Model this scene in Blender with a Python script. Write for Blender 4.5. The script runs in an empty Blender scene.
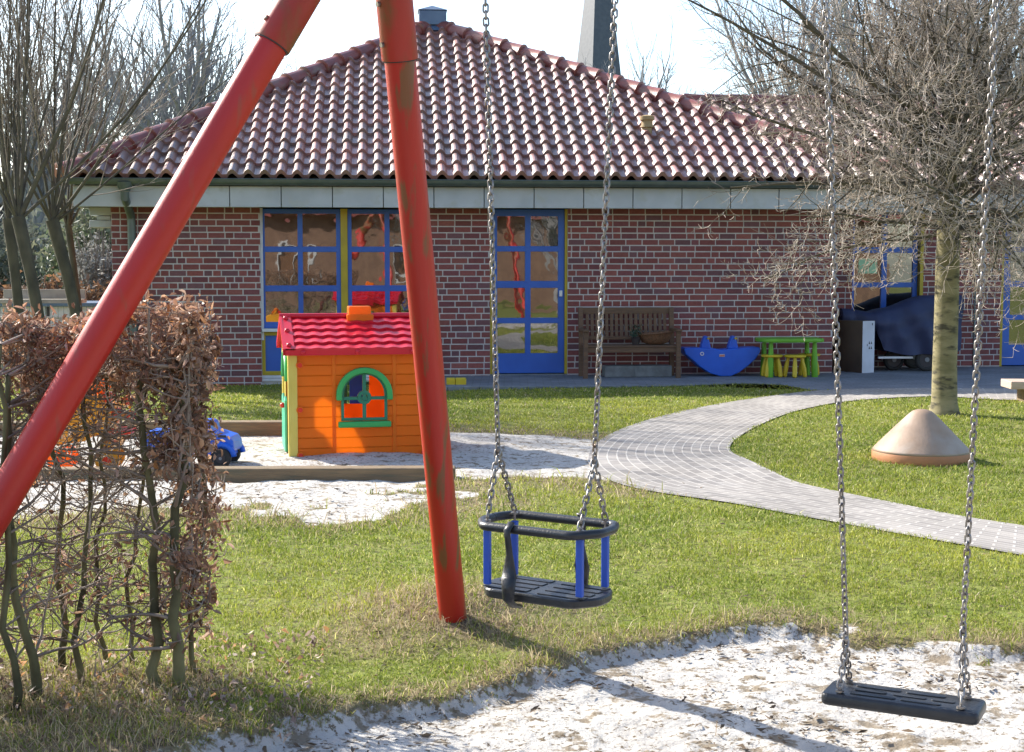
import bpy, bmesh, math, random
import numpy as np
from mathutils import Vector, Matrix

R = math.radians
PI = math.pi
rng = random.Random(7)
nrg = np.random.default_rng(11)
C = bpy.context.scene.collection
SC = bpy.context.scene

# ------------------------------------------------------------------ camera
FPX = 1422.0
CAMH = 1.5
TILT = math.atan(111.0 / FPX)
cam = bpy.data.cameras.new('camera')
cam.sensor_width = 36.0
cam.lens = FPX * 36.0 / 1024.0
cam.clip_start = 0.05
cam.clip_end = 2000.0
camo = bpy.data.objects.new('camera', cam)
C.objects.link(camo)
camo.location = (0, 0, CAMH)
camo.rotation_euler = (PI / 2 - TILT, 0, 0)
SC.camera = camo

# ------------------------------------------------------------------ sky, sun, exposure
SUN = Vector((-1.2, 0.92, 1.0)).normalized()          # towards the sun
world = bpy.data.worlds.new('World')
SC.world = world
world.use_nodes = True
wn = world.node_tree.nodes
bg = wn['Background']
sky = wn.new('ShaderNodeTexSky')
sky.sky_type = 'NISHITA'
sky.sun_disc = False
sky.sun_elevation = math.asin(SUN.z)
sky.sun_rotation = math.atan2(SUN.x, SUN.y)
sky.air_density = 1.0
sky.dust_density = 1.2
sky.ozone_density = 1.5
world.node_tree.links.new(sky.outputs[0], bg.inputs[0])
bg.inputs[1].default_value = 0.15
sl = bpy.data.lights.new('sun', 'SUN')
sl.energy = 4.8
sl.angle = R(0.5)
sl.color = (1.0, 0.95, 0.86)
so = bpy.data.objects.new('sun', sl)
C.objects.link(so)
so.rotation_euler = (-SUN).to_track_quat('-Z', 'Y').to_euler()
SC.view_settings.view_transform = 'Standard'
SC.view_settings.look = 'None'
SC.view_settings.gamma = 1.0
SC.view_settings.exposure = 1.1


# ------------------------------------------------------------------ measuring helpers
def ray(px, py):
    u = (px - 512.0) / FPX
    v = (376.0 - py) / FPX
    return u, math.cos(TILT) + v * math.sin(TILT), -math.sin(TILT) + v * math.cos(TILT)


def P(px, py, Y):
    a, b, c = ray(px, py)
    t = Y / b
    return Vector((a * t, Y, CAMH + c * t))


def G(px, py, z=0.0):
    a, b, c = ray(px, py)
    t = (z - CAMH) / c
    return Vector((a * t, b * t, z))


WA = R(5.3)
W0 = Vector((0, 19.27, 0))


def S(px, py, ly=0.0):
    """ray -> (s, z) on the plane of the building's front at local depth ly"""
    a, b, c = ray(px, py)
    n = Vector((-math.sin(WA), math.cos(WA), 0))
    al = Vector((math.cos(WA), math.sin(WA), 0))
    d = Vector((a, b, c))
    t = ((W0 + n * ly).dot(n)) / d.dot(n)
    p = d * t
    return (p - W0).dot(al), CAMH + p.z


# ------------------------------------------------------------------ noise on numpy arrays
_tab = nrg.random((256, 256))


def vnoise(x, y, s=1.0, o=0):
    x = np.asarray(x, float) * s + 37.3 * (o + 1)
    y = np.asarray(y, float) * s + 91.7 * (o + 1)
    xi = np.floor(x).astype(int)
    yi = np.floor(y).astype(int)
    fx = x - xi
    fy = y - yi
    fx = fx * fx * (3 - 2 * fx)
    fy = fy * fy * (3 - 2 * fy)
    a = _tab[xi & 255, yi & 255]
    b = _tab[(xi + 1) & 255, yi & 255]
    c = _tab[xi & 255, (yi + 1) & 255]
    d = _tab[(xi + 1) & 255, (yi + 1) & 255]
    return (a * (1 - fx) + b * fx) * (1 - fy) + (c * (1 - fx) + d * fx) * fy


def fbm(x, y, s, o=0, n=3):
    r = 0
    w = 0
    for k in range(n):
        r = r + vnoise(x, y, s * 2 ** k, o + k) * 0.5 ** k
        w += 0.5 ** k
    return r / w


def sdf(x, y, poly):
    """signed distance, positive inside"""
    x = np.asarray(x, float)
    y = np.asarray(y, float)
    d = np.full(x.shape, 1e9)
    ins = np.zeros(x.shape, bool)
    n = len(poly)
    for i in range(n):
        ax, ay = poly[i][0], poly[i][1]
        bx, by = poly[(i + 1) % n][0], poly[(i + 1) % n][1]
        ex, ey = bx - ax, by - ay
        l2 = ex * ex + ey * ey + 1e-12
        t = np.clip(((x - ax) * ex + (y - ay) * ey) / l2, 0, 1)
        d = np.minimum(d, np.hypot(x - ax - t * ex, y - ay - t * ey))
        c = ((ay > y) != (by > y)) & (x < (bx - ax) * (y - ay) / (by - ay + 1e-12) + ax)
        ins ^= c
    return np.where(ins, d, -d)


def sstep(a, b, x):
    t = np.clip((x - a) / (b - a), 0, 1)
    return t * t * (3 - 2 * t)


# ------------------------------------------------------------------ mesh builder
class MB:
    def __init__(self):
        self.V = []
        self.n = 0
        self.F = []
        self.C = []
        self.UV = []

    def add(self, v, faces, col=None):
        v = np.asarray(v, float).reshape(-1, 3)
        if isinstance(faces, np.ndarray):
            self.F.append(faces + self.n)
        else:
            by = {}
            for f in faces:
                by.setdefault(len(f), []).append(f)
            for k, fs in by.items():
                self.F.append(np.array(fs, int) + self.n)
        self.V.append(v)
        if col is not None:
            c = np.asarray(col, float)
            if c.ndim == 1:
                c = np.tile(c, (len(v), 1))
            self.C.append((self.n, c))
        self.n += len(v)
        return self

    def box(self, c, s, rot=None, col=None):
        sx, sy, sz = s[0] / 2, s[1] / 2, s[2] / 2
        v = np.array([(x, y, z) for x in (-sx, sx) for y in (-sy, sy) for z in (-sz, sz)])
        if rot is not None:
            v = v @ np.array(rot.to_3x3()).T
        v = v + np.array(c)
        f = [(0, 1, 3, 2), (4, 6, 7, 5), (0, 4, 5, 1), (2, 3, 7, 6), (0, 2, 6, 4), (1, 5, 7, 3)]
        return self.add(v, f, col)

    def bb(self, x0, x1, y0, y1, z0, z1, col=None):
        return self.box(((x0 + x1) / 2, (y0 + y1) / 2, (z0 + z1) / 2), (x1 - x0, y1 - y0, z1 - z0), None, col)

    def tube(self, pts, rad, n=8, cap=True, col=None, flat=1.0, up=None):
        pts = np.asarray([tuple(p) for p in pts], float)
        m = len(pts)
        rad = np.full(m, rad) if np.isscalar(rad) else np.asarray(rad, float)
        t = np.gradient(pts, axis=0)
        t /= (np.linalg.norm(t, axis=1, keepdims=True) + 1e-12)
        u = np.array(up if up is not None else ((0, 0, 1) if abs(t[0][2]) < .9 else (1, 0, 0)), float)
        ang = np.arange(n) * 2 * PI / n
        ca, sa = np.cos(ang), np.sin(ang)
        vs = np.empty((m, n, 3))
        for i in range(m):
            u = u - t[i] * np.dot(u, t[i])
            u /= (np.linalg.norm(u) + 1e-12)
            w = np.cross(t[i], u)
            vs[i] = pts[i] + rad[i] * (np.outer(ca, w) + flat * np.outer(sa, u))
        i = np.arange(m - 1)[:, None]
        j = np.arange(n)[None, :]
        k = (j + 1) % n
        F = np.stack([i * n + j, i * n + k, (i + 1) * n + k, (i + 1) * n + j], -1).reshape(-1, 4)
        self.F.append(F + self.n)
        if cap:
            self.F.append(np.array([list(range(n))[::-1], [(m - 1) * n + q for q in range(n)]]) + self.n)
        self.V.append(vs.reshape(-1, 3))
        if col is not None:
            self.C.append((self.n, np.tile(np.asarray(col, float), (m * n, 1))))
        self.n += m * n
        return self

    def cyl(self, a, b, r, n=16, r2=None):
        return self.tube([a, b], [r, r if r2 is None else r2], n)

    def lathe(self, prof, n=24, c=(0, 0, 0), sx=1.0, sy=1.0):
        m = len(prof)
        ang = np.arange(n) * 2 * PI / n
        v = np.array([(c[0] + r * math.cos(a) * sx, c[1] + r * math.sin(a) * sy, c[2] + z) for r, z in prof for a in ang])
        F = [(i * n + j, i * n + (j + 1) % n, (i + 1) * n + (j + 1) % n, (i + 1) * n + j) for i in range(m - 1) for j in range(n)]
        F.append(tuple(range(n))[::-1])
        F.append(tuple((m - 1) * n + j for j in range(n)))
        return self.add(v, F)

    def ball(self, c, r, n=12, s=(1, 1, 1)):
        k = 8
        prof = [(max(1e-4, math.sin(PI * i / k)), -math.cos(PI * i / k)) for i in range(k + 1)]
        ang = np.arange(n) * 2 * PI / n
        v = np.array([(c[0] + r * s[0] * q * math.cos(a), c[1] + r * s[1] * q * math.sin(a), c[2] + r * s[2] * z) for q, z in prof for a in ang])
        F = [(i * n + j, i * n + (j + 1) % n, (i + 1) * n + (j + 1) % n, (i + 1) * n + j) for i in range(k) for j in range(n)]
        return self.add(v, F)

    def plate(self, outer, holes, y0, y1, M=None, col=None):
        """plate lying in the x-z plane (with holes), from y0 to y1"""
        bm = bmesh.new()
        edges = []
        for loop in [outer] + list(holes):
            vs = [bm.verts.new((p[0], y0, p[1])) for p in loop]
            for i in range(len(vs)):
                edges.append(bm.edges.new((vs[i], vs[(i + 1) % len(vs)])))
        bmesh.ops.triangle_fill(bm, use_beauty=True, use_dissolve=False, edges=edges)
        ret = bmesh.ops.extrude_face_region(bm, geom=bm.faces[:])
        bmesh.ops.translate(bm, verts=[g for g in ret['geom'] if isinstance(g, bmesh.types.BMVert)], vec=(0, y1 - y0, 0))
        bmesh.ops.recalc_face_normals(bm, faces=bm.faces[:])
        bm.verts.index_update()
        v = np.array([tuple(x.co) for x in bm.verts])
        if M is not None:
            v = v @ np.array(M.to_3x3()).T + np.array(M.translation)
        self.add(v, [tuple(q.index for q in f.verts) for f in bm.faces], col)
        bm.free()
        return self

    def xform(self, M):
        """move everything collected so far"""
        A = np.array(M.to_3x3())
        self.V = [v @ A.T + np.array(M.translation) for v in self.V]
        return self

    def build(self, name, mat, parent=None, smooth=False, bevel=0, label=None, loc=None, bseg=2, recalc=False):
        me = bpy.data.meshes.new(name)
        V = np.concatenate(self.V)
        me.vertices.add(len(V))
        me.vertices.foreach_set('co', V.ravel().astype(np.float32))
        lv = np.concatenate([f.ravel() for f in self.F])
        tot = np.concatenate([np.full(len(f), f.shape[1]) for f in self.F])
        st = np.concatenate([[0], np.cumsum(tot)[:-1]])
        me.loops.add(len(lv))
        me.loops.foreach_set('vertex_index', lv.astype(np.int32))
        me.polygons.add(len(tot))
        me.polygons.foreach_set('loop_start', st.astype(np.int32))
        me.polygons.foreach_set('loop_total', tot.astype(np.int32))
        me.polygons.foreach_set('use_smooth', np.full(len(tot), bool(smooth)))
        me.update(calc_edges=True)
        if self.C:
            col = np.ones((len(V), 4), np.float32)
            for s, c in self.C:
                col[s:s + len(c), :c.shape[1]] = c
            at = me.color_attributes.new('tint', 'FLOAT_COLOR', 'POINT')
            at.data.foreach_set('color', col.ravel())
        if recalc:
            bm = bmesh.new()
            bm.from_mesh(me)
            bmesh.ops.recalc_face_normals(bm, faces=bm.faces[:])
            bm.to_mesh(me)
            bm.free()
        if smooth and smooth != 'all':
            try:
                me.set_sharp_from_angle(angle=R(40))
            except Exception:
                pass
        me.materials.append(mat)
        o = bpy.data.objects.new(name, me)
        C.objects.link(o)
        if parent is not None:
            o.parent = parent
        if loc is not None:
            o.location = loc
        if bevel:
            b = o.modifiers.new('bevel', 'BEVEL')
            b.width = bevel
            b.segments = bseg
            b.limit_method = 'ANGLE'
            b.angle_limit = R(40)
        if label:
            o['label'] = label
        return o


def tag(o, label, cat, group=None, kind=None):
    if label:
        o['label'] = label
    if cat:
        o['category'] = cat
    if group:
        o['group'] = group
    if kind:
        o['kind'] = kind
    return o


def thing(name, label, cat, loc=(0, 0, 0), rz=0.0, group=None):
    o = bpy.data.objects.new(name, None)
    C.objects.link(o)
    o.empty_display_size = 0.1
    o.location = loc
    o.rotation_euler = (0, 0, rz)
    return tag(o, label, cat, group)


def struct(o, label=None):
    o['kind'] = 'structure'
    if label:
        o['label'] = label
    return o


def copy_tree(o, parent=None):
    c = o.copy()
    C.objects.link(c)
    c.parent = parent
    for ch in list(o.children):
        copy_tree(ch, c)
    return c


# ------------------------------------------------------------------ materials
def node(nt, t, **kw):
    n = nt.nodes.new(t)
    for k, v in kw.items():
        setattr(n, k, v)
    return n


def mat(name, c1, c2=None, rough=0.6, metal=0.0, scale=4.0, bump=0.0, bscale=None, tint=False, trans=0.0, spec=0.5,
        stretch=None, detail=5.0, c3=None, s3=1.0, lo=0.35, hi=0.65, coat=0.0, t3=(0.55, 0.7), rvar=0.0):
    m = bpy.data.materials.new(name)
    m.use_nodes = True
    nt = m.node_tree
    L = nt.links.new
    b = nt.nodes['Principled BSDF']
    out = nt.nodes['Material Output']
    b.inputs['Roughness'].default_value = rough
    b.inputs['Metallic'].default_value = metal
    b.inputs['Specular IOR Level'].default_value = spec
    b.inputs['Coat Weight'].default_value = coat
    tc = node(nt, 'ShaderNodeTexCoord')
    mp = node(nt, 'ShaderNodeMapping')
    L(tc.outputs['Object'], mp.inputs[0])
    if stretch:
        mp.inputs['Scale'].default_value = stretch
    col = None
    if c2 is None:
        c2 = tuple(x * 0.85 for x in c1)
    nz = node(nt, 'ShaderNodeTexNoise')
    nz.inputs['Scale'].default_value = scale
    nz.inputs['Detail'].default_value = detail
    L(mp.outputs[0], nz.inputs['Vector'])
    rp = node(nt, 'ShaderNodeMapRange')
    rp.inputs[1].default_value = lo
    rp.inputs[2].default_value = hi
    L(nz.outputs[0], rp.inputs[0])
    mx = node(nt, 'ShaderNodeMix', data_type='RGBA')
    mx.inputs[6].default_value = (*c1, 1)
    mx.inputs[7].default_value = (*c2, 1)
    L(rp.outputs[0], mx.inputs[0])
    col = mx.outputs[2]
    if c3 is not None:
        n3 = node(nt, 'ShaderNodeTexNoise')
        n3.inputs['Scale'].default_value = s3
        n3.inputs['Detail'].default_value = 6
        L(mp.outputs[0], n3.inputs['Vector'])
        r3 = node(nt, 'ShaderNodeMapRange')
        r3.inputs[1].default_value = t3[0]
        r3.inputs[2].default_value = t3[1]
        L(n3.outputs[0], r3.inputs[0])
        m3 = node(nt, 'ShaderNodeMix', data_type='RGBA')
        L(r3.outputs[0], m3.inputs[0])
        L(col, m3.inputs[6])
        m3.inputs[7].default_value = (*c3, 1)
        col = m3.outputs[2]
    if tint:
        at = node(nt, 'ShaderNodeAttribute', attribute_name='tint')
        mm = node(nt, 'ShaderNodeMix', data_type='RGBA', blend_type='MULTIPLY')
        mm.inputs[0].default_value = 1
        L(col, mm.inputs[6])
        L(at.outputs['Color'], mm.inputs[7])
        col = mm.outputs[2]
    L(col, b.inputs['Base Color'])
    if rvar:
        rr = node(nt, 'ShaderNodeMapRange')
        rr.inputs[3].default_value = rough - rvar
        rr.inputs[4].default_value = rough + rvar
        L(nz.outputs[0], rr.inputs[0])
        L(rr.outputs[0], b.inputs['Roughness'])
    if bump:
        bn = node(nt, 'ShaderNodeTexNoise')
        bn.inputs['Scale'].default_value = bscale or scale * 4
        bn.inputs['Detail'].default_value = 4
        L(mp.outputs[0], bn.inputs['Vector'])
        bp = node(nt, 'ShaderNodeBump')
        bp.inputs['Strength'].default_value = bump
        bp.inputs['Distance'].default_value = 0.01
        L(bn.outputs[0], bp.inputs['Height'])
        L(bp.outputs[0], b.inputs['Normal'])
    if trans > 0:
        tr = node(nt, 'ShaderNodeBsdfTranslucent')
        L(col, tr.inputs[0])
        ms = node(nt, 'ShaderNodeMixShader')
        ms.inputs[0].default_value = trans
        L(b.outputs[0], ms.inputs[1])
        L(tr.outputs[0], ms.inputs[2])
        L(ms.outputs[0], out.inputs[0])
    return m


M = {}
M['red_paint'] = mat('red_paint', (0.50, 0.022, 0.012), (0.40, 0.02, 0.012), rough=0.42, scale=2.5, bump=0.08, bscale=60,
                     c3=(0.20, 0.075, 0.03), s3=11, t3=(0.55, 0.63), stretch=(2.2, 1.6, 0.14), rvar=0.1)
M['red_clean'] = mat('red_paint_clean', (0.50, 0.022, 0.014), (0.42, 0.022, 0.016), rough=0.40, scale=2.0, bump=0.08, bscale=60,
                     c3=(0.38, 0.05, 0.03), s3=14, t3=(0.60, 0.70), stretch=(1.6, 1.6, 0.3), rvar=0.1)
M['red_worn'] = mat('red_worn', (0.42, 0.03, 0.02), (0.30, 0.03, 0.02), rough=0.5, scale=3, bump=0.1, bscale=60,
                    c3=(0.14, 0.085, 0.025), s3=9, t3=(0.44, 0.60), stretch=(1, 1, 0.3))
M['dark_steel'] = mat('dark_steel', (0.05, 0.04, 0.04), rough=0.6)
M['galv'] = mat('galvanised_steel', (0.36, 0.34, 0.32), (0.22, 0.20, 0.185), rough=0.42, metal=0.85, scale=30, c3=(0.20, 0.13, 0.09), s3=18, t3=(.6, .75))
M['rubber'] = mat('black_rubber', (0.016, 0.018, 0.022), (0.03, 0.032, 0.036), rough=0.38, scale=12, bump=0.15, bscale=120)
M['blue_steel'] = mat('blue_steel', (0.025, 0.10, 0.52), (0.022, 0.085, 0.44), rough=0.4, scale=10)
M['sandcol'] = None
M['mortar'] = mat('mortar', (0.62, 0.59, 0.56), (0.50, 0.48, 0.46), rough=0.95, scale=6, bump=0.4, bscale=80)
M['brick'] = mat('fired_brick', (0.88, 0.82, 0.82), (1.0, 1.0, 1.0), rough=0.7, scale=25, bump=0.5, bscale=90, tint=True, spec=0.3)
M['tile'] = mat('engobed_roof_tile', (0.31, 0.175, 0.140), (0.215, 0.13, 0.11), rough=0.41, scale=3.5, detail=8, bump=0.12, bscale=40,
                c3=(0.32, 0.21, 0.17), s3=2.2, spec=0.9, coat=.25, t3=(.58, .75), tint=True, rvar=0.08)
M['ridge'] = mat('ridge_tile', (0.27, 0.075, 0.055), (0.18, 0.055, 0.045), rough=0.4, scale=5, bump=0.15, bscale=40, c3=(0.22, 0.14, 0.1), s3=4)
M['zinc'] = mat('zinc_gutter', (0.14, 0.17, 0.16), (0.10, 0.13, 0.125), rough=0.45, metal=0.4, scale=5)
M['bluezinc'] = mat('blue_grey_metal', (0.12, 0.17, 0.24), (0.09, 0.13, 0.2), rough=0.45, metal=0.3, scale=5)
M['fascia'] = mat('fascia_panel', (0.50, 0.53, 0.55), (0.40, 0.43, 0.45), rough=0.65, scale=2.2, c3=(0.42, 0.44, 0.42), s3=6, bump=0.05)
M['soffit'] = mat('soffit_wood', (0.10, 0.09, 0.04), rough=0.8)
M['wblue'] = mat('blue_window_paint', (0.028, 0.125, 0.50), (0.024, 0.105, 0.43), rough=0.4, scale=3)
M['wyellow'] = mat('yellow_window_paint', (0.48, 0.36, 0.02), (0.40, 0.30, 0.02), rough=0.45, scale=5)
M['wwhite'] = mat('white_sill', (0.72, 0.73, 0.74), (0.6, 0.6, 0.6), rough=0.5, scale=5)
M['paper'] = mat('green_paper', (0.45, 0.72, 0.45), rough=0.8)
M['white_plastic'] = mat('white_plastic', (0.75, 0.75, 0.75), rough=0.4)
M['teak'] = mat('weathered_teak', (0.17, 0.095, 0.05), (0.11, 0.065, 0.04), rough=0.7, scale=6, stretch=(1, 8, 8), bump=0.2, bscale=30)
M['timber'] = mat('weathered_timber', (0.25, 0.17, 0.09), (0.17, 0.12, 0.07), rough=0.85, scale=4, stretch=(1, 8, 10), bump=0.5, bscale=14, c3=(0.12, 0.11, 0.07), s3=3)
M['wicker'] = mat('wicker', (0.24, 0.12, 0.06), (0.12, 0.06, 0.03), rough=0.8, scale=60, bump=1.0, bscale=80)
M['leafdark'] = mat('dark_leaf', (0.02, 0.05, 0.03), (0.03, 0.07, 0.035), rough=0.6)
M['stone'] = mat('grey_stone_block', (0.22, 0.24, 0.24), (0.15, 0.16, 0.16), rough=0.9, scale=8, bump=0.6, bscale=30)
M['pblue'] = mat('blue_plastic', (0.020, 0.135, 0.68), (0.016, 0.11, 0.58), rough=0.38, scale=4, trans=0.06)
M['plime'] = mat('lime_plastic', (0.17, 0.48, 0.03), (0.15, 0.42, 0.03), rough=0.45, scale=4, trans=0.05)
M['pyellow'] = mat('yellow_plastic', (0.72, 0.55, 0.03), (0.65, 0.47, 0.02), rough=0.4, scale=4, trans=0.1)
M['pcream'] = mat('pale_yellow_plastic', (0.75, 0.62, 0.14), (0.68, 0.52, 0.09), rough=0.4, scale=4, trans=0.1)
M['porange'] = mat('orange_plastic', (0.95, 0.27, 0.012), (0.90, 0.24, 0.012), rough=0.42, scale=3, trans=0.45, bump=0.05, bscale=40)
M['pbody'] = mat('amber_plastic', (0.80, 0.38, 0.02), (0.72, 0.30, 0.02), rough=0.42, scale=3, trans=0.2)
M['pred'] = mat('red_plastic', (0.70, 0.012, 0.035), (0.62, 0.012, 0.03), rough=0.32, scale=4, trans=0.08)
M['pred2'] = mat('bright_red_plastic', (0.72, 0.03, 0.01), rough=0.35, scale=4)
M['pgreen'] = mat('green_plastic', (0.04, 0.40, 0.10), (0.03, 0.34, 0.09), rough=0.38, scale=4)
M['pteal'] = mat('dark_green_plastic', (0.012, 0.20, 0.12), (0.012, 0.17, 0.10), rough=0.4, scale=4)
M['pmint'] = mat('mint_plastic', (0.08, 0.50, 0.30), rough=0.4, scale=4, trans=0.1)
M['terracotta'] = mat('terracotta_plastic', (0.40, 0.28, 0.20), (0.31, 0.21, 0.14), rough=0.6, scale=5, bump=0.15, bscale=50, c3=(0.42, 0.34, 0.28), s3=3, t3=(.45, .65))
M['terracotta_rim'] = mat('terracotta_rim', (0.50, 0.22, 0.09), (0.42, 0.18, 0.08), rough=0.6, scale=6, bump=0.15, bscale=50)
M['navy'] = mat('navy_tarpaulin', (0.02, 0.028, 0.075), (0.028, 0.038, 0.095), rough=0.65, scale=5, bump=0.3, bscale=8)
M['black'] = mat('black_cloth_and_dark_room', (0.01, 0.01, 0.014), rough=0.6)  # tarpaulin cloth, also the black that paints the unlit rooms
M['carton'] = mat('brown_carton', (0.10, 0.07, 0.045), (0.075, 0.05, 0.035), rough=0.85)
M['cartonw'] = mat('white_carton', (0.62, 0.64, 0.70), rough=0.6)
M['ink'] = mat('black_print', (0.02, 0.02, 0.025), rough=0.7)
M['tyre'] = mat('tyre_rubber', (0.02, 0.02, 0.02), (0.035, 0.033, 0.03), rough=0.8)
M['rim'] = mat('grey_wheel_rim', (0.25, 0.25, 0.25), rough=0.5)
M['bark_light'] = mat('mossy_smooth_bark', (0.31, 0.26, 0.14), (0.17, 0.145, 0.065), rough=0.85, scale=3.5, bump=0.5, bscale=12, stretch=(1, 1, 3.0),
                      c3=(0.07, 0.06, 0.035), s3=6, t3=(.52, .64))
M['limb'] = mat('dark_limb_bark', (0.07, 0.058, 0.045), (0.115, 0.10, 0.06), rough=0.85, scale=6, bump=0.4, bscale=25)
M['twig'] = mat('pale_twig_bark', (0.50, 0.42, 0.34), (0.26, 0.21, 0.17), rough=0.7, scale=3)
M['shoot'] = mat('grey_brown_shoots', (0.17, 0.14, 0.115), (0.27, 0.22, 0.17), rough=0.8, scale=3)
M['mossbark'] = mat('green_mossy_bark', (0.06, 0.055, 0.025), (0.21, 0.195, 0.09), rough=0.9, scale=4, bump=0.6, bscale=25)
M['darkbark'] = mat('dark_brown_bark', (0.05, 0.043, 0.028), (0.105, 0.09, 0.055), rough=0.9, scale=7, bump=0.7, bscale=25, stretch=(1, 1, .5))
M['hedgetwig'] = mat('hedge_twig_bark', (0.17, 0.13, 0.10), (0.38, 0.31, 0.24), rough=0.85, scale=5)
M['farbark'] = mat('distant_bark', (0.20, 0.20, 0.21), (0.27, 0.265, 0.27), rough=0.9)
M['slate'] = mat('spire_slate', (0.075, 0.085, 0.105), (0.055, 0.065, 0.085), rough=0.55, scale=3, bump=0.2, bscale=3)
M['benchtop'] = mat('pale_planed_wood', (0.58, 0.45, 0.36), (0.50, 0.36, 0.27), rough=0.6, scale=5, stretch=(1, 8, 8))
M['greywood'] = mat('grey_bleached_wood', (0.42, 0.38, 0.31), (0.30, 0.27, 0.22), rough=0.8, scale=5)
M['curtain'] = mat('pale_curtain', (0.55, 0.52, 0.46), rough=0.9)


def leafmat(name, trans=0.35, rough=0.6, spec=0.3):
    m = bpy.data.materials.new(name)
    m.use_nodes = True
    nt = m.node_tree
    L = nt.links.new
    b = nt.nodes['Principled BSDF']
    at = node(nt, 'ShaderNodeAttribute', attribute_name='tint')
    L(at.outputs['Color'], b.inputs['Base Color'])
    b.inputs['Roughness'].default_value = rough
    b.inputs['Specular IOR Level'].default_value = spec
    tr = node(nt, 'ShaderNodeBsdfTranslucent')
    L(at.outputs['Color'], tr.inputs[0])
    ms = node(nt, 'ShaderNodeMixShader')
    ms.inputs[0].default_value = trans
    L(b.outputs[0], ms.inputs[1])
    L(tr.outputs[0], ms.inputs[2])
    L(ms.outputs[0], nt.nodes['Material Output'].inputs[0])
    return m


M['grassblade'] = leafmat('grass_blade', 0.45, 0.5)
M['deadleaf'] = leafmat('dead_leaf', 0.35, 0.55, 0.4)
M['litter'] = leafmat('leaf_litter', 0.1, 0.8)


def glass_mat():
    m = bpy.data.materials.new('wavy_window_glass')
    m.use_nodes = True
    nt = m.node_tree
    L = nt.links.new
    b = nt.nodes['Principled BSDF']
    b.inputs['Base Color'].default_value = (0.012, 0.011, 0.010, 1)  # near-black base paints the unlit room into the opaque pane
    b.inputs['Roughness'].default_value = 0.05
    gl = node(nt, 'ShaderNodeBsdfGlossy')
    gl.inputs['Roughness'].default_value = 0.015
    gl.inputs['Color'].default_value = (0.9, 0.9, 0.9, 1)
    tc = node(nt, 'ShaderNodeTexCoord')
    nz = node(nt, 'ShaderNodeTexNoise')
    nz.inputs['Scale'].default_value = 3.2
    nz.inputs['Detail'].default_value = 1.5
    L(tc.outputs['Object'], nz.inputs['Vector'])
    bp = node(nt, 'ShaderNodeBump')
    bp.inputs['Strength'].default_value = 1.0
    bp.inputs['Distance'].default_value = 0.0016
    L(nz.outputs[0], bp.inputs['Height'])
    L(bp.outputs[0], gl.inputs['Normal'])
    ms = node(nt, 'ShaderNodeMixShader')
    ms.inputs[0].default_value = 0.22
    L(b.outputs[0], ms.inputs[1])
    L(gl.outputs[0], ms.inputs[2])
    L(ms.outputs[0], nt.nodes['Material Output'].inputs[0])
    return m


M['glass'] = glass_mat()


def ground_mat():
    m = bpy.data.materials.new('soil_turf_and_sand')
    m.use_nodes = True
    nt = m.node_tree
    L = nt.links.new
    b = nt.nodes['Principled BSDF']
    b.inputs['Roughness'].default_value = 0.95
    b.inputs['Specular IOR Level'].default_value = 0.15
    tc = node(nt, 'ShaderNodeTexCoord')
    at = node(nt, 'ShaderNodeAttribute', attribute_name='tint')   # r: sand, g: dryness
    sep = node(nt, 'ShaderNodeSeparateColor')
    L(at.outputs['Color'], sep.inputs[0])

    def noise(s, d=6):
        n = node(nt, 'ShaderNodeTexNoise')
        n.inputs['Scale'].default_value = s
        n.inputs['Detail'].default_value = d
        n.inputs['Roughness'].default_value = 0.65
        L(tc.outputs['Object'], n.inputs['Vector'])
        return n.outputs[0]

    def rng_(v, a, bb, c=0.0, d=1.0):
        n = node(nt, 'ShaderNodeMapRange')
        for i, q in enumerate((a, bb, c, d)):
            n.inputs[i + 1].default_value = q
        L(v, n.inputs[0])
        return n.outputs[0]

    def mix(f, c1, c2):
        n = node(nt, 'ShaderNodeMix', data_type='RGBA')
        L(f, n.inputs[0])
        for i, c in ((6, c1), (7, c2)):
            if isinstance(c, tuple):
                n.inputs[i].default_value = (*c, 1)
            else:
                L(c, n.inputs[i])
        return n.outputs[2]
    g = mix(rng_(noise(1.6), .35, .65), (0.17, 0.21, 0.04), (0.22, 0.23, 0.06))
    g = mix(rng_(noise(14), .54, .66), g, (0.24, 0.20, 0.09))
    g = mix(rng_(noise(22, 5), .50, .62), g, (0.085, 0.085, 0.03))
    dry = mix(rng_(noise(30, 5), .4, .6), (0.26, 0.205, 0.125), (0.13, 0.095, 0.06))
    g = mix(sep.outputs[1], g, dry)
    s = mix(rng_(noise(3), .35, .65), (0.46, 0.43, 0.39), (0.58, 0.55, 0.50))
    s = mix(rng_(noise(9, 8), .54, .60), s, (0.25, 0.205, 0.15))
    s = mix(rng_(noise(34, 6), .565, .61), s, (0.17, 0.13, 0.085))
    # sharpen the sand mask with fine noise
    ad = node(nt, 'ShaderNodeMath', operation='ADD')
    L(sep.outputs[0], ad.inputs[0])
    L(rng_(noise(38, 4), .3, .7, -.22, .22), ad.inputs[1])
    c = mix(rng_(ad.outputs[0], .42, .58), g, s)
    L(c, b.inputs['Base Color'])
    bp = node(nt, 'ShaderNodeBump')
    bp.inputs['Strength'].default_value = 0.8
    bp.inputs['Distance'].default_value = 0.02
    L(noise(26, 8), bp.inputs['Height'])
    L(bp.outputs[0], b.inputs['Normal'])
    return m


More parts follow.
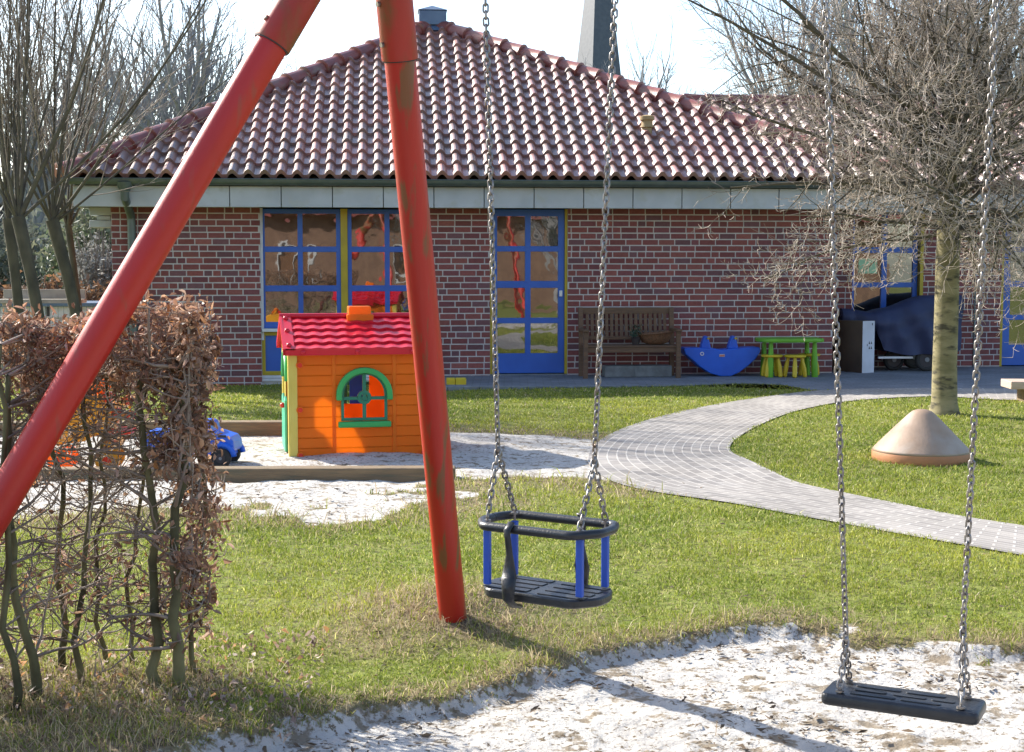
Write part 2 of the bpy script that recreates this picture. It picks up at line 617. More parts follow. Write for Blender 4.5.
def paver_mat(name, c1, c2, joint, bw=0.2, rh=0.1, jw=0.006, bumpd=0.003):
    m = bpy.data.materials.new(name)
    m.use_nodes = True
    nt = m.node_tree
    L = nt.links.new
    b = nt.nodes['Principled BSDF']
    b.inputs['Roughness'].default_value = 0.85
    b.inputs['Specular IOR Level'].default_value = 0.3
    uv = node(nt, 'ShaderNodeUVMap', uv_map='UVMap')
    br = node(nt, 'ShaderNodeTexBrick')
    br.inputs['Scale'].default_value = 1.0
    br.inputs['Brick Width'].default_value = bw
    br.inputs['Row Height'].default_value = rh
    br.inputs['Mortar Size'].default_value = jw
    br.inputs['Mortar Smooth'].default_value = 0.3
    br.inputs['Color1'].default_value = (*c1, 1)
    br.inputs['Color2'].default_value = (*c2, 1)
    br.inputs['Mortar'].default_value = (*joint, 1)
    L(uv.outputs[0], br.inputs['Vector'])
    nz = node(nt, 'ShaderNodeTexNoise')
    nz.inputs['Scale'].default_value = 1.3
    nz.inputs['Detail'].default_value = 8
    L(uv.outputs[0], nz.inputs['Vector'])
    r = node(nt, 'ShaderNodeMapRange')
    r.inputs[1].default_value = .35
    r.inputs[2].default_value = .7
    r.inputs[3].default_value = .82
    r.inputs[4].default_value = 1.12
    L(nz.outputs[0], r.inputs[0])
    mm = node(nt, 'ShaderNodeMix', data_type='RGBA', blend_type='MULTIPLY')
    mm.inputs[0].default_value = 1
    L(br.outputs['Color'], mm.inputs[6])
    L(r.outputs[0], mm.inputs[7])
    L(mm.outputs[2], b.inputs['Base Color'])
    bp = node(nt, 'ShaderNodeBump')
    bp.inputs['Strength'].default_value = 0.5
    bp.inputs['Distance'].default_value = bumpd
    bp.invert = True
    L(br.outputs['Fac'], bp.inputs['Height'])
    b2 = node(nt, 'ShaderNodeBump')
    b2.inputs['Strength'].default_value = 0.3
    b2.inputs['Distance'].default_value = 0.004
    n2 = node(nt, 'ShaderNodeTexNoise')
    n2.inputs['Scale'].default_value = 60
    L(uv.outputs[0], n2.inputs['Vector'])
    L(n2.outputs[0], b2.inputs['Height'])
    L(bp.outputs[0], b2.inputs['Normal'])
    L(b2.outputs[0], b.inputs['Normal'])
    return m


# ================================================================== GROUND
front_sand_px = [(100, 790), (160, 765), (215, 745), (262, 730), (300, 722), (347, 716), (403, 704), (456, 697), (487, 687), (519, 677),
                 (566, 667), (590, 652), (641, 646), (683, 637), (724, 631), (766, 625), (799, 621), (832, 627), (890, 638),
                 (952, 643), (1024, 643), (1150, 640), (1500, 645)]
SAND1 = [G(*p)[:2] for p in front_sand_px] + [(9, 1.2), (-2, 1.2)]
mid_px = [(-260, 436), (275, 436), (330, 432), (450, 432), (500, 433), (560, 436), (592, 439), (600, 452), (602, 468), (622, 484),
          (585, 480), (520, 476), (462, 478), (445, 486), (432, 500), (400, 508), (330, 512), (260, 511), (215, 508), (150, 512),
          (60, 516), (-260, 526)]
SAND2 = [G(*p)[:2] for p in mid_px]
outer_px = [(1500, 380), (1200, 386), (1024, 389), (900, 389), (820, 391), (760, 398), (700, 408), (650, 420), (612, 434), (594, 447), (588, 458), (592, 469),
            (612, 482), (650, 492), (730, 504), (800, 517), (900, 535), (1024, 557), (1200, 588), (1600, 650), (2300, 735)]
inner_px = [(1500, 402), (1200, 400), (1024, 401), (935, 397), (856, 401), (812, 408), (783, 416), (753, 429), (735, 441), (730, 448), (733, 454), (747, 460),
            (768, 470), (797, 483), (841, 493), (900, 505), (960, 517), (1024, 527), (1200, 555), (1600, 608), (2300, 672)]
OUT = [G(*p) for p in outer_px]
INN = [G(*p) for p in inner_px]
PATHPOLY = [p[:2] for p in OUT] + [p[:2] for p in INN[::-1]]
terr_px = [(432, 388), (600, 387.5), (690, 386), (740, 384), (780, 385), (812, 390.5), (900, 390.5), (1024, 390.5), (1500, 385)]
TERR = [G(*p)[:2] for p in terr_px] + [(14, 24), (-1.2, 19.6)]
MOUND = G(452, 616)


def mask_sand(x, y):
    d1 = sdf(x, y, SAND1)
    d2 = sdf(x, y, SAND2)
    n1 = fbm(x, y, 5.0, 3, 4) - 0.5
    m1 = d1 + n1 * 0.22
    # right of the swing the turf thins out gradually
    m1 = m1 + np.where(x > 0.9, (fbm(x, y, 7.0, 9, 3) - 0.5) * 0.5 * sstep(0.9, 1.4, x), 0)
    patch = sstep(10.1, 9.6, y)
    m2 = d2 + (fbm(x, y, 2.6, 5, 4) - 0.5) * (0.25 + 1.6 * patch)
    m = np.maximum(m1, m2)
    return np.clip(m / 0.10 * 0.5 + 0.5, 0, 1), d1, d2


def dryness(x, y, d1, d2):
    near1 = .8 * sstep(-0.30, -0.0, d1 + (fbm(x, y, 4, 21, 3) - .5) * .35)
    near2 = sstep(-0.9, 0.0, d2 + (fbm(x, y, 3, 25, 3) - .5) * .8) * 0.8
    mound = sstep(0.75, 0.15, np.hypot((x - MOUND.x) * 0.9, y - MOUND.y + 0.1) + (fbm(x, y, 5, 33, 2) - .5) * .3)
    left = sstep(-0.8, -1.1, x) * sstep(5.25, 4.9, y)
    return np.clip(np.maximum.reduce([near1, near2, mound, left]), 0, 1)


def H(x, y, fine=True):
    x = np.asarray(x, float)
    y = np.asarray(y, float)
    d1 = sdf(x, y, SAND1)
    d2 = sdf(x, y, SAND2)
    n1 = (fbm(x, y, 5.0, 3, 4) - 0.5) * .22
    z = -0.05 * sstep(-0.03, 0.06, d1 + n1)
    z = z + 0.085 * np.exp(-((x - MOUND.x) ** 2 + (y - MOUND.y) ** 2) / 0.18)
    z = z + 0.012 * sstep(-.5, -.1, d1) * sstep(.1, -.1, d1) * (x < 1.3)
    z = z + 0.05 * sstep(-0.6, -1.3, x) * sstep(5.8, 5.0, y)
    z = z - 0.10 * sstep(1.0, -3.5, x) * sstep(14.5, 18.5, y)
    flat = sstep(-0.10, -0.5, sdf(x, y, PATHPOLY)) * sstep(-0.10, -0.5, sdf(x, y, TERR))
    z = z + flat * (fbm(x, y, 1.2, 40, 3) - .5) * .05 * sstep(-2, 4, y)
    if fine:
        s1 = sstep(0.02, 0.2, d1)
        s2 = sstep(0.0, 0.2, d2)
        z = z + s1 * ((fbm(x, y, 4.5, 50, 2) - .5) * .022 + (fbm(x, y, 15, 60, 3) - .5) * .021)
        z = z + s2 * flat * ((fbm(x, y, 4.5, 70, 3) - .5) * .05 + (fbm(x, y, 12, 80, 2) - .5) * .018 * sstep(12, 9, y))
    return z


def Hs(x, y):
    return float(H(np.array([x]), np.array([y]))[0])


rows = [-60, -20, -6, -2, 0, 0.8, 1.4, 1.8]
y = 2.0
while y < 13:
    rows.append(y)
    y *= 1.0055
while y < 450:
    rows.append(y)
    y *= 1.03
cols = [-8, -5, -3.2, -2.2, -1.6, -1.2, -.9, -.75, -.65, -.58, -.53] + list(np.arange(-.49, .4901, .0035)) + [.53, .58, .65, .75, .9, 1.2, 1.6, 2.2, 3.2, 5, 8]
rows = np.array(rows)
cols = np.array(cols)
YY, UU = np.meshgrid(rows, cols, indexing='ij')
XX = UU * np.maximum(np.abs(YY), 2.0)
x_, y_ = XX.ravel(), YY.ravel()
ms_, d1_, d2_ = mask_sand(x_, y_)
z_ = H(x_, y_)
dr_ = dryness(x_, y_, d1_, d2_)
g = MB()
ny, nx = YY.shape
i = np.arange(ny - 1)[:, None]
j = np.arange(nx - 1)[None, :]
F = np.stack([i * nx + j, i * nx + j + 1, (i + 1) * nx + j + 1, (i + 1) * nx + j], -1).reshape(-1, 4)
g.add(np.stack([x_, y_, z_], 1), F, np.stack([ms_, dr_, ms_ * 0], 1))
struct(g.build('ground', ground_mat(), smooth='all'), 'playground earth with lawn areas and pale play sand')


# ------------------------------------------------------------------ paths
def set_uv(o, uvs):
    me = o.data
    lay = me.uv_layers.new(name='UVMap')
    li = np.empty(len(me.loops), np.int32)
    me.loops.foreach_get('vertex_index', li)
    lay.data.foreach_set('uv', np.asarray(uvs, np.float32)[li].ravel())


def resample(pts, n):
    pts = np.array([tuple(p)[:2] for p in pts])
    # Catmull-Rom smoothing
    Q = []
    for k in range(len(pts) - 1):
        p0 = pts[max(k - 1, 0)]
        p1 = pts[k]
        p2 = pts[k + 1]
        p3 = pts[min(k + 2, len(pts) - 1)]
        for t in np.linspace(0, 1, 12, endpoint=False):
            Q.append(0.5 * (2 * p1 + (p2 - p0) * t + (2 * p0 - 5 * p1 + 4 * p2 - p3) * t * t + (3 * p1 - p0 - 3 * p2 + p3) * t ** 3))
    Q.append(pts[-1])
    Q = np.array(Q)
    s = np.concatenate([[0], np.cumsum(np.hypot(*np.diff(Q, axis=0).T))])
    t = np.linspace(0, s[-1], n)
    return np.stack([np.interp(t, s, Q[:, 0]), np.interp(t, s, Q[:, 1])], 1)


NS, NL = 160, 14
oo = resample(OUT, NS * 3)
ii = resample(INN, NS * 3)
# pair stations along control points so that the courses follow the bend
def pair(pts, n):
    A = []
    pts = [np.array(tuple(p)[:2]) for p in pts]
    return pts


def spline_at(pts, t):
    pts = [np.array(tuple(p)[:2]) for p in pts]
    k = min(int(t), len(pts) - 2)
    f = t - k
    p0 = pts[max(k - 1, 0)]
    p1 = pts[k]
    p2 = pts[k + 1]
    p3 = pts[min(k + 2, len(pts) - 1)]
    return 0.5 * (2 * p1 + (p2 - p0) * f + (2 * p0 - 5 * p1 + 4 * p2 - p3) * f * f + (3 * p1 - p0 - 3 * p2 + p3) * f ** 3)


vs, uv = [], []
arc = 0.0
prev = None
T = np.linspace(0, len(OUT) - 1, NS)
for t in T:
    a = spline_at(OUT, t)
    b = spline_at(INN, t * (len(INN) - 1) / (len(OUT) - 1))
    mid = (a + b) / 2
    if prev is not None:
        arc += float(np.hypot(*(mid - prev)))
    prev = mid
    w = float(np.hypot(*(b - a)))
    for q in range(NL + 1):
        p = a + (b - a) * q / NL
        vs.append((p[0], p[1], 0.0))
        uv.append((arc, 1.6 * q / NL))
vs = np.array(vs)
vs[:, 2] = 0.008 + 0.004 * fbm(vs[:, 0], vs[:, 1], 1.0, 3)
F = [(k * (NL + 1) + q, k * (NL + 1) + q + 1, (k + 1) * (NL + 1) + q + 1, (k + 1) * (NL + 1) + q) for k in range(NS - 1) for q in range(NL)]
pb = MB().add(vs, F)
po = pb.build('brick_path', paver_mat('path_pavers', (0.34, 0.31, 0.28), (0.25, 0.228, 0.21), (0.47, 0.435, 0.39), 0.21, 0.105, 0.009))
set_uv(po, uv)
struct(po, 'pale grey paved path curving round the grass island')
tb = MB()
tv = [(p[0], p[1], 0.006) for p in TERR]
bm_ = MB()
n_ = len(tv)
bm2 = bmesh.new()
vv = [bm2.verts.new(p) for p in tv]
fe = bm2.faces.new(vv)
bmesh.ops.triangulate(bm2, faces=[fe])
me_ = bpy.data.meshes.new('terrace')
bm2.normal_update()
if sum(f.normal.z for f in bm2.faces) < 0:
    bmesh.ops.reverse_faces(bm2, faces=bm2.faces[:])
bm2.to_mesh(me_)
bm2.free()
me_.materials.append(paver_mat('terrace_pavers', (0.24, 0.25, 0.27), (0.19, 0.20, 0.22), (0.16, 0.16, 0.16), 0.2, 0.1, 0.006))
to = bpy.data.objects.new('terrace', me_)
C.objects.link(to)
set_uv(to, [(v.co.x, v.co.y) for v in me_.vertices])
struct(to, 'grey paved terrace along the foot of the building')
# kerb on the terrace front (pale edging stones)
kb = MB()
kp = resample([G(*p) for p in terr_px[:5]], 24)
for a, b in zip(kp[:-1], kp[1:]):
    d = b - a
    l = float(np.hypot(*d))
    kb.box(((a[0] + b[0]) / 2, (a[1] + b[1]) / 2, -0.03), (l - 0.008, 0.10, 0.10), Matrix.Rotation(math.atan2(d[1], d[0]), 3, 'Z'))
struct(kb.build('terrace_kerb', M['stone'], bevel=0.006), 'pale edging stones between terrace and grass')

# ------------------------------------------------------------------ grass blades and litter
def blades(n_try, y0, y1, kx, base_h, base_w, dens_ref, seed, dry_only=False):
    r = np.random.default_rng(seed)
    # density falls with the square of distance, so sample log-uniform in y
    yy = y0 * (y1 / y0) ** r.random(n_try)
    xx = (r.random(n_try) * 2 - 1) * kx * yy
    ms, d1, d2 = mask_sand(xx, yy)
    dry = dryness(xx, yy, d1, d2)
    keep = (ms + r.normal(0, .12, n_try) < 0.45)
    pp = sdf(xx, yy, PATHPOLY)
    keep &= pp < 0.045 * fbm(xx, yy, 5, 97, 3) + 0.03 * fbm(xx, yy, 25, 98, 2) - 0.02 * r.random(n_try)
    keep &= sdf(xx, yy, TERR) < -0.01
    wl = (yy - (W0.y + xx * math.tan(WA)))
    keep &= wl < -0.02
    if dry_only:
        keep &= r.random(n_try) < dry * 1.0
    else:
        keep &= r.random(n_try) < (1.0 - 0.35 * dry)
        cl = fbm(xx, yy, 2.2, 90, 3)
        keep &= r.random(n_try) < 0.30 + 1.2 * sstep(.35, .62, fbm(xx, yy, 7, 92, 3)) + .3 * cl
    xx, yy, dry = xx[keep], yy[keep], dry[keep]
    return xx, yy, dry, r


def blade_mesh(xx, yy, dry, r, hmin, hmax, wid, lean):
    n = len(xx)
    zz = H(xx, yy) - 0.004
    far = np.maximum(1.0, yy / 5.5)
    h = (hmin + (hmax - hmin) * r.random(n) ** 1.6) * np.minimum(far, 1.5) * (.6 + 1.0 * fbm(xx, yy, 6, 93, 3))
    w = wid * far * (0.7 + 0.6 * r.random(n))
    a = r.random(n) * 2 * PI
    la = r.random(n) * 2 * PI
    ln = lean * r.random(n) * h
    wx, wy = np.cos(a) * w / 2, np.sin(a) * w / 2
    lx, ly = np.cos(la) * ln, np.sin(la) * ln
    V = np.empty((n, 5, 3))
    V[:, 0] = np.stack([xx - wx, yy - wy, zz], 1)
    V[:, 1] = np.stack([xx + wx, yy + wy, zz], 1)
    V[:, 2] = np.stack([xx - wx * .8 + lx * .35, yy - wy * .8 + ly * .35, zz + h * .6], 1)
    V[:, 3] = np.stack([xx + wx * .8 + lx * .35, yy + wy * .8 + ly * .35, zz + h * .6], 1)
    V[:, 4] = np.stack([xx + lx, yy + ly, zz + h * (1 - .25 * r.random(n))], 1)
    base = np.arange(n)[:, None] * 5
    F = np.concatenate([base + np.array([[0, 1, 3]]), base + np.array([[0, 3, 2]]), base + np.array([[2, 3, 4]])])
    # colours
    g1 = np.array([0.41, 0.415, 0.06])
    g2 = np.array([0.17, 0.23, 0.03])
    g3 = np.array([0.54, 0.52, 0.18])
    st = np.array([0.58, 0.49, 0.31])
    br = np.array([0.30, 0.215, 0.13])
    cl = fbm(xx, yy, 0.9, 91, 3)
    t = np.clip(r.random(n) * .8 + (cl - .5) * 1.6, 0, 1)[:, None]
    c = g2 * (1 - t) + g1 * t
    y2 = (r.random(n) < 0.15)[:, None]
    c = np.where(y2, g3 * (.7 + .5 * r.random((n, 1))), c)
    dd = (r.random(n) < dry * 0.60 + 0.04)[:, None]
    k = r.random((n, 1)) ** 1.2
    c = np.where(dd, st * k + br * (1 - k), c)
    c = c * (.75 + .5 * r.random((n, 1)))
    return V.reshape(-1, 3), F, np.repeat(c, 5, axis=0)


gb = MB()
xx, yy, dry, r_ = blades(800000, 4.2, 19.2, 0.58, 0, 0, 0, 5)
v, f, c = blade_mesh(xx, yy, dry, r_, 0.008, 0.024, 0.0036, 1.5)
gb.add(v, f, c)
tag(gb.build('lawn_grass', M['grassblade']), 'short yellow green spring lawn grass', 'grass', kind='stuff')
gb = MB()
xx, yy, dry, r_ = blades(130000, 4.0, 12.0, 0.47, 0, 0, 0, 6, True)
k_ = (yy < 8.5) | (np.random.default_rng(1).random(len(yy)) < .25)
xx, yy, dry = xx[k_], yy[k_], dry[k_]
v, f, c = blade_mesh(xx, yy, np.maximum(dry, .85), r_, 0.014, 0.070, 0.0034, 1.9)
gb.add(v, f, c)
tag(gb.build('dry_grass', M['grassblade']), 'straw coloured dead grass along the sand edge and mound', 'dry grass', kind='stuff')

# litter of bark bits and leaves on the sand
r_ = np.random.default_rng(8)
n = 42000
yy = 3.9 * (11.5 / 3.9) ** r_.random(n)
xx = (r_.random(n) * 2 - 1) * .50 * yy
ms, d1, d2 = mask_sand(xx, yy)
cl = fbm(xx, yy, 2.5, 95, 3)
keep = ((ms > .5) & (r_.random(n) < sstep(.36, .60, cl) * np.where(d2 > 0, sstep(10.0, 9.3, yy), 1))) | ((ms <= .5) & (r_.random(n) < .06) & (sdf(xx, yy, PATHPOLY) < 0))
xx, yy = xx[keep], yy[keep]
n = len(xx)
zz = H(xx, yy) + .003
sz = .0025 + .012 * r_.random(n) ** 4
a = r_.random(n) * 2 * PI
V = np.empty((n, 4, 3))
for q in range(4):
    aa = a + q * PI / 2 + r_.normal(0, .25, n)
    rr = sz * (1.7 if q % 2 == 0 else .5)
    V[:, q] = np.stack([xx + np.cos(aa) * rr, yy + np.sin(aa) * rr, zz + r_.random(n) * sz * 1.0], 1)
F = np.arange(n)[:, None] * 4 + np.array([[0, 1, 2, 3]])
k = r_.random((n, 1))
c = np.array([.19, .13, .08]) * k + np.array([.05, .038, .026]) * (1 - k)
lb = MB().add(V.reshape(-1, 3), F, np.repeat(c, 4, axis=0))
tag(lb.build('leaf_litter', M['litter']), 'brown bark bits and leaf crumbs strewn over the sand', 'leaf litter', kind='stuff')

# ================================================================== DAYCARE BUILDING
bld = thing('daycare_building', 'single storey red brick daycare building with hipped pantile roof and blue windows', 'building', W0, WA)
EZ = 2.63            # eave height
BR = .0833           # brick course


def brickwork(mb_b, mb_m, s0, s1, z0, z1, openings, T, seed):
    """bricks on the plane x=s, z; T maps (s, out, z) -> local coordinates. out = towards the viewer"""
    r = random.Random(seed)
    vs, cs = [], []
    nrow = int((z1 - z0) / BR) + 1
    pal = [(0.140, 0.046, 0.042), (0.155, 0.050, 0.043), (0.130, 0.043, 0.042), (0.120, 0.043, 0.046), (0.16, 0.056, 0.047), (0.105, 0.050, 0.054), (0.13, 0.044, 0.040), (0.145, 0.047, 0.042)]
    ztop = z1
    for k in range(nrow):
        zb = z1 - (k + 1) * BR + .006
        zt = z1 - k * BR - .006
        if zt < z0:
            break
        x = s0 - r.choice([0, .115, .06, .17])
        while x < s1:
            ln = .115 if r.random() < .27 else .225
            a, b = x + .006, x + ln - .006
            x += ln
            segs = [(max(a, s0), min(b, s1))]
            for (o0, o1, oz0, oz1) in openings:
                if zt > oz0 + .01 and zb < oz1 - .01:
                    ns = []
                    for (p, q) in segs:
                        if q <= o0 or p >= o1:
                            ns.append((p, q))
                        else:
                            if p < o0:
                                ns.append((p, o0))
                            if q > o1:
                                ns.append((o1, q))
                    segs = ns
            for (p, q) in segs:
                if q - p < .015:
                    continue
                pr = .004 + r.random() * .003
                c = r.choice(pal)
                kk = 1.4 + .6 * r.random()
                c = tuple(min(1, w * kk) for w in c)
                e = .0025
                pts = [T(p, -.01, zb), T(q, -.01, zb), T(q, -.01, zt), T(p, -.01, zt),
                       T(p + e, pr, zb + e), T(q - e, pr, zb + e), T(q - e, pr, zt - e), T(p + e, pr, zt - e)]
                mb_b.add(pts, [(4, 5, 6, 7), (0, 1, 5, 4), (1, 2, 6, 5), (2, 3, 7, 6), (3, 0, 4, 7)], c)
    return


def wall(s0, s1, z0, z1, openings, ly, seed, label=None):
    T = lambda s, o, z: (s, ly - o, z)
    mb = MB()
    brickwork(mb, None, s0, s1, z0, z1, openings, T, seed)
    w = mb.build('wall', M['brick'], bld, label=label)
    mm = MB()
    holes = [[(a, c), (b, c), (b, d), (a, d)] for a, b, c, d in openings if c > z0 + .01]
    # openings reaching the base are handled with an outline
    base = sorted([o for o in openings if o[2] <= z0 + .01])
    out = [(s0, z0)]
    for a, b, c, d in base:
        out += [(a, z0), (a, d), (b, d), (b, z0)]
    out += [(s1, z0), (s1, z1), (s0, z1)]
    mm.plate(out, holes, ly, ly + .28)
    mm.build('mortar', M['mortar'], w)
    return w


WT = S(500, 208)[1]
sL = S(113, 300)[0]
sR = S(833, 300)[0]
# window group
wx0, wx1 = S(261, 300)[0], S(429, 300)[0]
wz1 = WT
wz0 = S(261, 383)[1]
dx0, dx1 = S(490, 300)[0], S(567.5, 300)[0]
dz0 = 0.02
ops = [(wx0, wx1, -.2, wz1), (dx0, dx1, -.2, wz1)]
wall(sL, sR, -.2, WT, ops, 0.0, 3)
# left end wall and return of the recess
T = None
mb = MB()
brickwork(mb, None, 0, 8.3, -.2, WT, [], lambda s, o, z: (sL - o, 8.3 - s, z), 8)
w_ = mb.build('wall', M['brick'], bld, label='brick end wall on the left side')
MB().bb(sL, sL + .28, .28, 8.3, -.2, WT).build('mortar', M['mortar'], w_)
RD = 1.0
mb = MB()
brickwork(mb, None, 0, RD, -.2, WT, [], lambda s, o, z: (sR + o, s, z), 9)
w_ = mb.build('wall', M['brick'], bld, label='short brick return at the recess')
MB().bb(sR - .28, sR, .28, RD, -.2, WT).build('mortar', M['mortar'], w_)
# recessed wing wall
rx0, rx1 = S(852, 300, RD)[0], S(919, 300, RD)[0]
rz0, rz1 = S(880, 330, RD)[1], WT - .02
qx0 = S(1001, 300, RD)[0]
qx1 = qx0 + 1.15
WE = sR + 9.0
wall(sR, WE, -.2, WT, [(rx0, rx1, rz0, rz1), (qx0, qx1, -.2, WT - .01)], RD, 5)
MB().bb(sL + .28, WE, 8.0, 8.28, -.2, WT).build('rear_wall', M['mortar'], bld)


def glazed(name, x0, x1, z0, z1, ly, cols, rws, frame=.05, bar=.035, label=None, matf='wblue'):
    """cols / rws : lists of (a,b) pane extents"""
    f = MB()
    holes = [[(a, c), (b, c), (b, d), (a, d)] for a, b in cols for c, d in rws]
    f.plate([(x0, z0), (x1, z0), (x1, z1), (x0, z1)], holes, ly, ly + .06)
    fo = f.build(name, M[matf], bld, bevel=.005, label=label)
    for a, b in cols:
        for c, d in rws:
            p = MB().bb(a - .008, b + .008, ly + .028, ly + .040, c - .008, d + .008)
            p.build('pane', M['glass'], fo)
    return fo


def sx(px, ly=0.0):
    return S(px, 300, ly)[0]


def sz_(py, px=500, ly=0.0):
    return S(px, py, ly)[1]


# black sheet painting the dark, unlit interior behind the glass
MB().bb(wx0, wx1, .30, .34, -.2, WT).build('dark_interior', M['black'], bld)
LYF = .07
q = lambda y: sz_(y, 340)
c1 = [(sx(265), sx(298)), (sx(303), sx(336.5))]
c2 = [(sx(352), sx(385)), (sx(390), sx(423))]
rr = [(q(246.5), q(213.5)), (q(285.5), q(252)), (q(322), q(291.5))]
xm0, xm1 = sx(341), sx(348)
wf = glazed('window_frame', wx0 + .03, xm0, q(328), WT - .02, LYF, c1, rr, label='left pair of blue framed windows')
glazed('window_frame', xm1, wx1 - .03, q(328), WT - .02, LYF, c2, rr, label='right pair of blue framed windows')
MB().bb(xm0, xm1, LYF - .02, LYF + .05, q(328), WT - .015).build('mullion', M['wyellow'], bld, bevel=.004)
MB().bb(wx0, wx0 + .03, LYF - .03, LYF + .06, q(340), WT - .01).build('window_trim', M['wwhite'], bld)
MB().bb(wx1 - .03, wx1, LYF - .03, LYF + .06, q(340), WT - .01).build('window_trim', M['wwhite'], bld)
MB().bb(wx0 + .01, wx1 - .01, -.03, LYF + .05, q(331.5), q(328.3)).build('sill', M['wwhite'], bld, bevel=.005)
zb_ = q(375)
bp_ = MB()
bp_.plate([(wx0, zb_), (wx1, zb_), (wx1, q(331.7)), (wx0, q(331.7))],
          [[(wx0 + .045, q(371)), (xm0, q(371)), (xm0, q(335.5)), (wx0 + .045, q(335.5))], [(xm1, q(371)), (wx1 - .045, q(371)), (wx1 - .045, q(335.5)), (xm1, q(335.5))]], LYF - .01, LYF + .05)
pf = bp_.build('panel_frame', M['wyellow'], bld, bevel=.004)
MB().bb(wx0 + .04, wx1 - .04, LYF + .015, LYF + .045, q(372), q(334)).build('panel', M['wblue'], pf)
MB().bb(wx0, wx1, LYF - .03, LYF + .05, q(381), q(378.2)).bb(wx0, wx1, LYF - .015, LYF + .05, q(377.8), q(375.2)).build('base_board', M['wwhite'], bld, bevel=.003)
MB().bb(wx0, wx1, LYF, LYF + .05, -.25, q(381.2)).build('plinth', M['mortar'], bld)

# door
q = lambda y: sz_(y, 530)
MB().bb(dx0, dx0 + .035, .02, .12, dz0, WT - .01).bb(dx1 - .035, dx1, .02, .12, dz0, WT - .01).build('door_trim', M['wyellow'], bld, bevel=.003)
dc = [(sx(497.5), sx(525.5)), (sx(531), sx(558.5))]
dr = [(q(246), q(216)), (q(281), q(251.5)), (q(318), q(288)), (q(353.5), q(323.5))]
dfr = glazed('door', dx0 + .036, dx1 - .036, dz0 + .01, WT - .015, .05, dc, dr, label='blue glazed door with eight panes')
MB().bb(sx(559.5), sx(562.5), .02, .05, q(296.5), q(290.5)).build('handle', M['white_plastic'], dfr, bevel=.003)
MB().bb(dx0, dx1, .0, .3, -.2, dz0).build('threshold', M['stone'], bld)
MB().bb(dx0, dx1, .30, .34, -.2, WT).build('dark_interior', M['black'], bld)  # black sheet painting the unlit room behind the door

# recessed window and right door
q = lambda y: sz_(y, 880, RD)
w3 = glazed('window', rx0, rx1 - .005, rz0, rz1, RD + .07, [(sx(855.5, RD), sx(882.5, RD)), (sx(888, RD), sx(914, RD))],
            [(q(247), q(214)), (q(282.5), q(253)), (q(318), q(287.5))], label='blue window with a pale green notice')
MB().bb(sx(860, RD), sx(878.5, RD), RD + .088, RD + .094, q(273.5), q(258.5)).build('notice', M['paper'], w3)
MB().bb(rx1, rx1 + .05, RD - .02, RD + .1, rz0, rz1).build('window_trim', M['wyellow'], bld)
MB().bb(sR + .1, WE - .1, RD + .30, RD + .34, -.2, WT).build('dark_interior', M['black'], bld)  # black sheet painting the unlit rooms of the recessed wing
MB().bb(qx0, qx0 + .035, RD + .0, RD + .1, 0, WT - .01).bb(qx1 - .035, qx1, RD + .0, RD + .1, 0, WT - .01).build('door_trim', M['wyellow'], bld)
xa, xb = qx0 + .036 + .12, qx1 - .036 - .12
xm = (xa + xb) / 2
q = lambda y: sz_(y, 1010, RD)
glazed('door', qx0 + .036, qx1 - .036, 0.02, WT - .015, RD + .04, [(xa, xm - .035), (xm + .035, xb)],
       [(q(247), q(218)), (q(281), q(252)), (q(315), q(287)), (q(345), q(320))], label='blue glazed door at the right edge')
MB().bb(sx(974, RD), sx(975, RD), RD - .02, RD - .002, -.1, WT).build('expansion_joint', M['zinc'], bld)

# fascia, soffit, gutter
EL, ER = -5.80, 5.35
FA = -.42
fz0, fz1 = WT - .005, S(500, 187.5, FA)[1]
fz0 = S(500, 208, FA)[1]
k = 0
x = EL + .12
fb = MB()
while x < ER - .1:
    x2 = min(x + .66, ER - .1)
    fb.bb(x, x2 - .012, FA, FA + .04, fz0, fz1)
    x = x2
fas = fb.build('fascia', M['fascia'], bld, bevel=.004)
fb = MB()
yy0 = FA + .05
while yy0 < 9.0:
    fb.bb(EL + .12, EL + .16, yy0, min(yy0 + .65, 9.0), fz0, fz1)
    yy0 += .66
fb.build('fascia', M['fascia'], bld, bevel=.004, label='fascia on the left side')
MB().bb(EL + .14, ER - .1, FA + .02, .02, WT + .002, WT + .03).bb(EL + .14, sL + .02, .0, 9.0, WT + .004, WT + .032).build('soffit', M['soffit'], bld)
MB().bb(EL + .13, ER - .1, FA + .042, FA + .06, fz0 + .005, fz1 + .05).build('fascia_joint', M['zinc'], bld)
gp = []
gx0, gx1 = EL + .0, ER + .05
gz = EZ - .035
gut = MB()
arcp = [(math.cos(a), math.sin(a)) for a in np.linspace(PI, 2 * PI, 9)]
ro, ri = .072, .066
prof = [(ro * a, ro * b) for a, b in arcp] + [(ri * a, ri * b) for a, b in arcp[::-1]]
GY = FA - .09
v = [(gx, GY + p[0], gz + p[1]) for gx in (gx0, gx1) for p in prof]
m_ = len(prof)
gut.add(v, [(k, (k + 1) % m_, m_ + (k + 1) % m_, m_ + k) for k in range(m_)] + [tuple(range(m_))[::-1], tuple(range(m_, 2 * m_))])
gut.tube([(gx0, GY - ro, gz + .004), (gx1, GY - ro, gz + .004)], .009, 6)
for k in range(14):
    gx = gx0 + .3 + k * .8
    gut.bb(gx, gx + .025, GY - ro - .006, GY + ro, gz - .076, gz - .066) if False else None
gut.build('gutter', M['zinc'], bld, smooth=True)
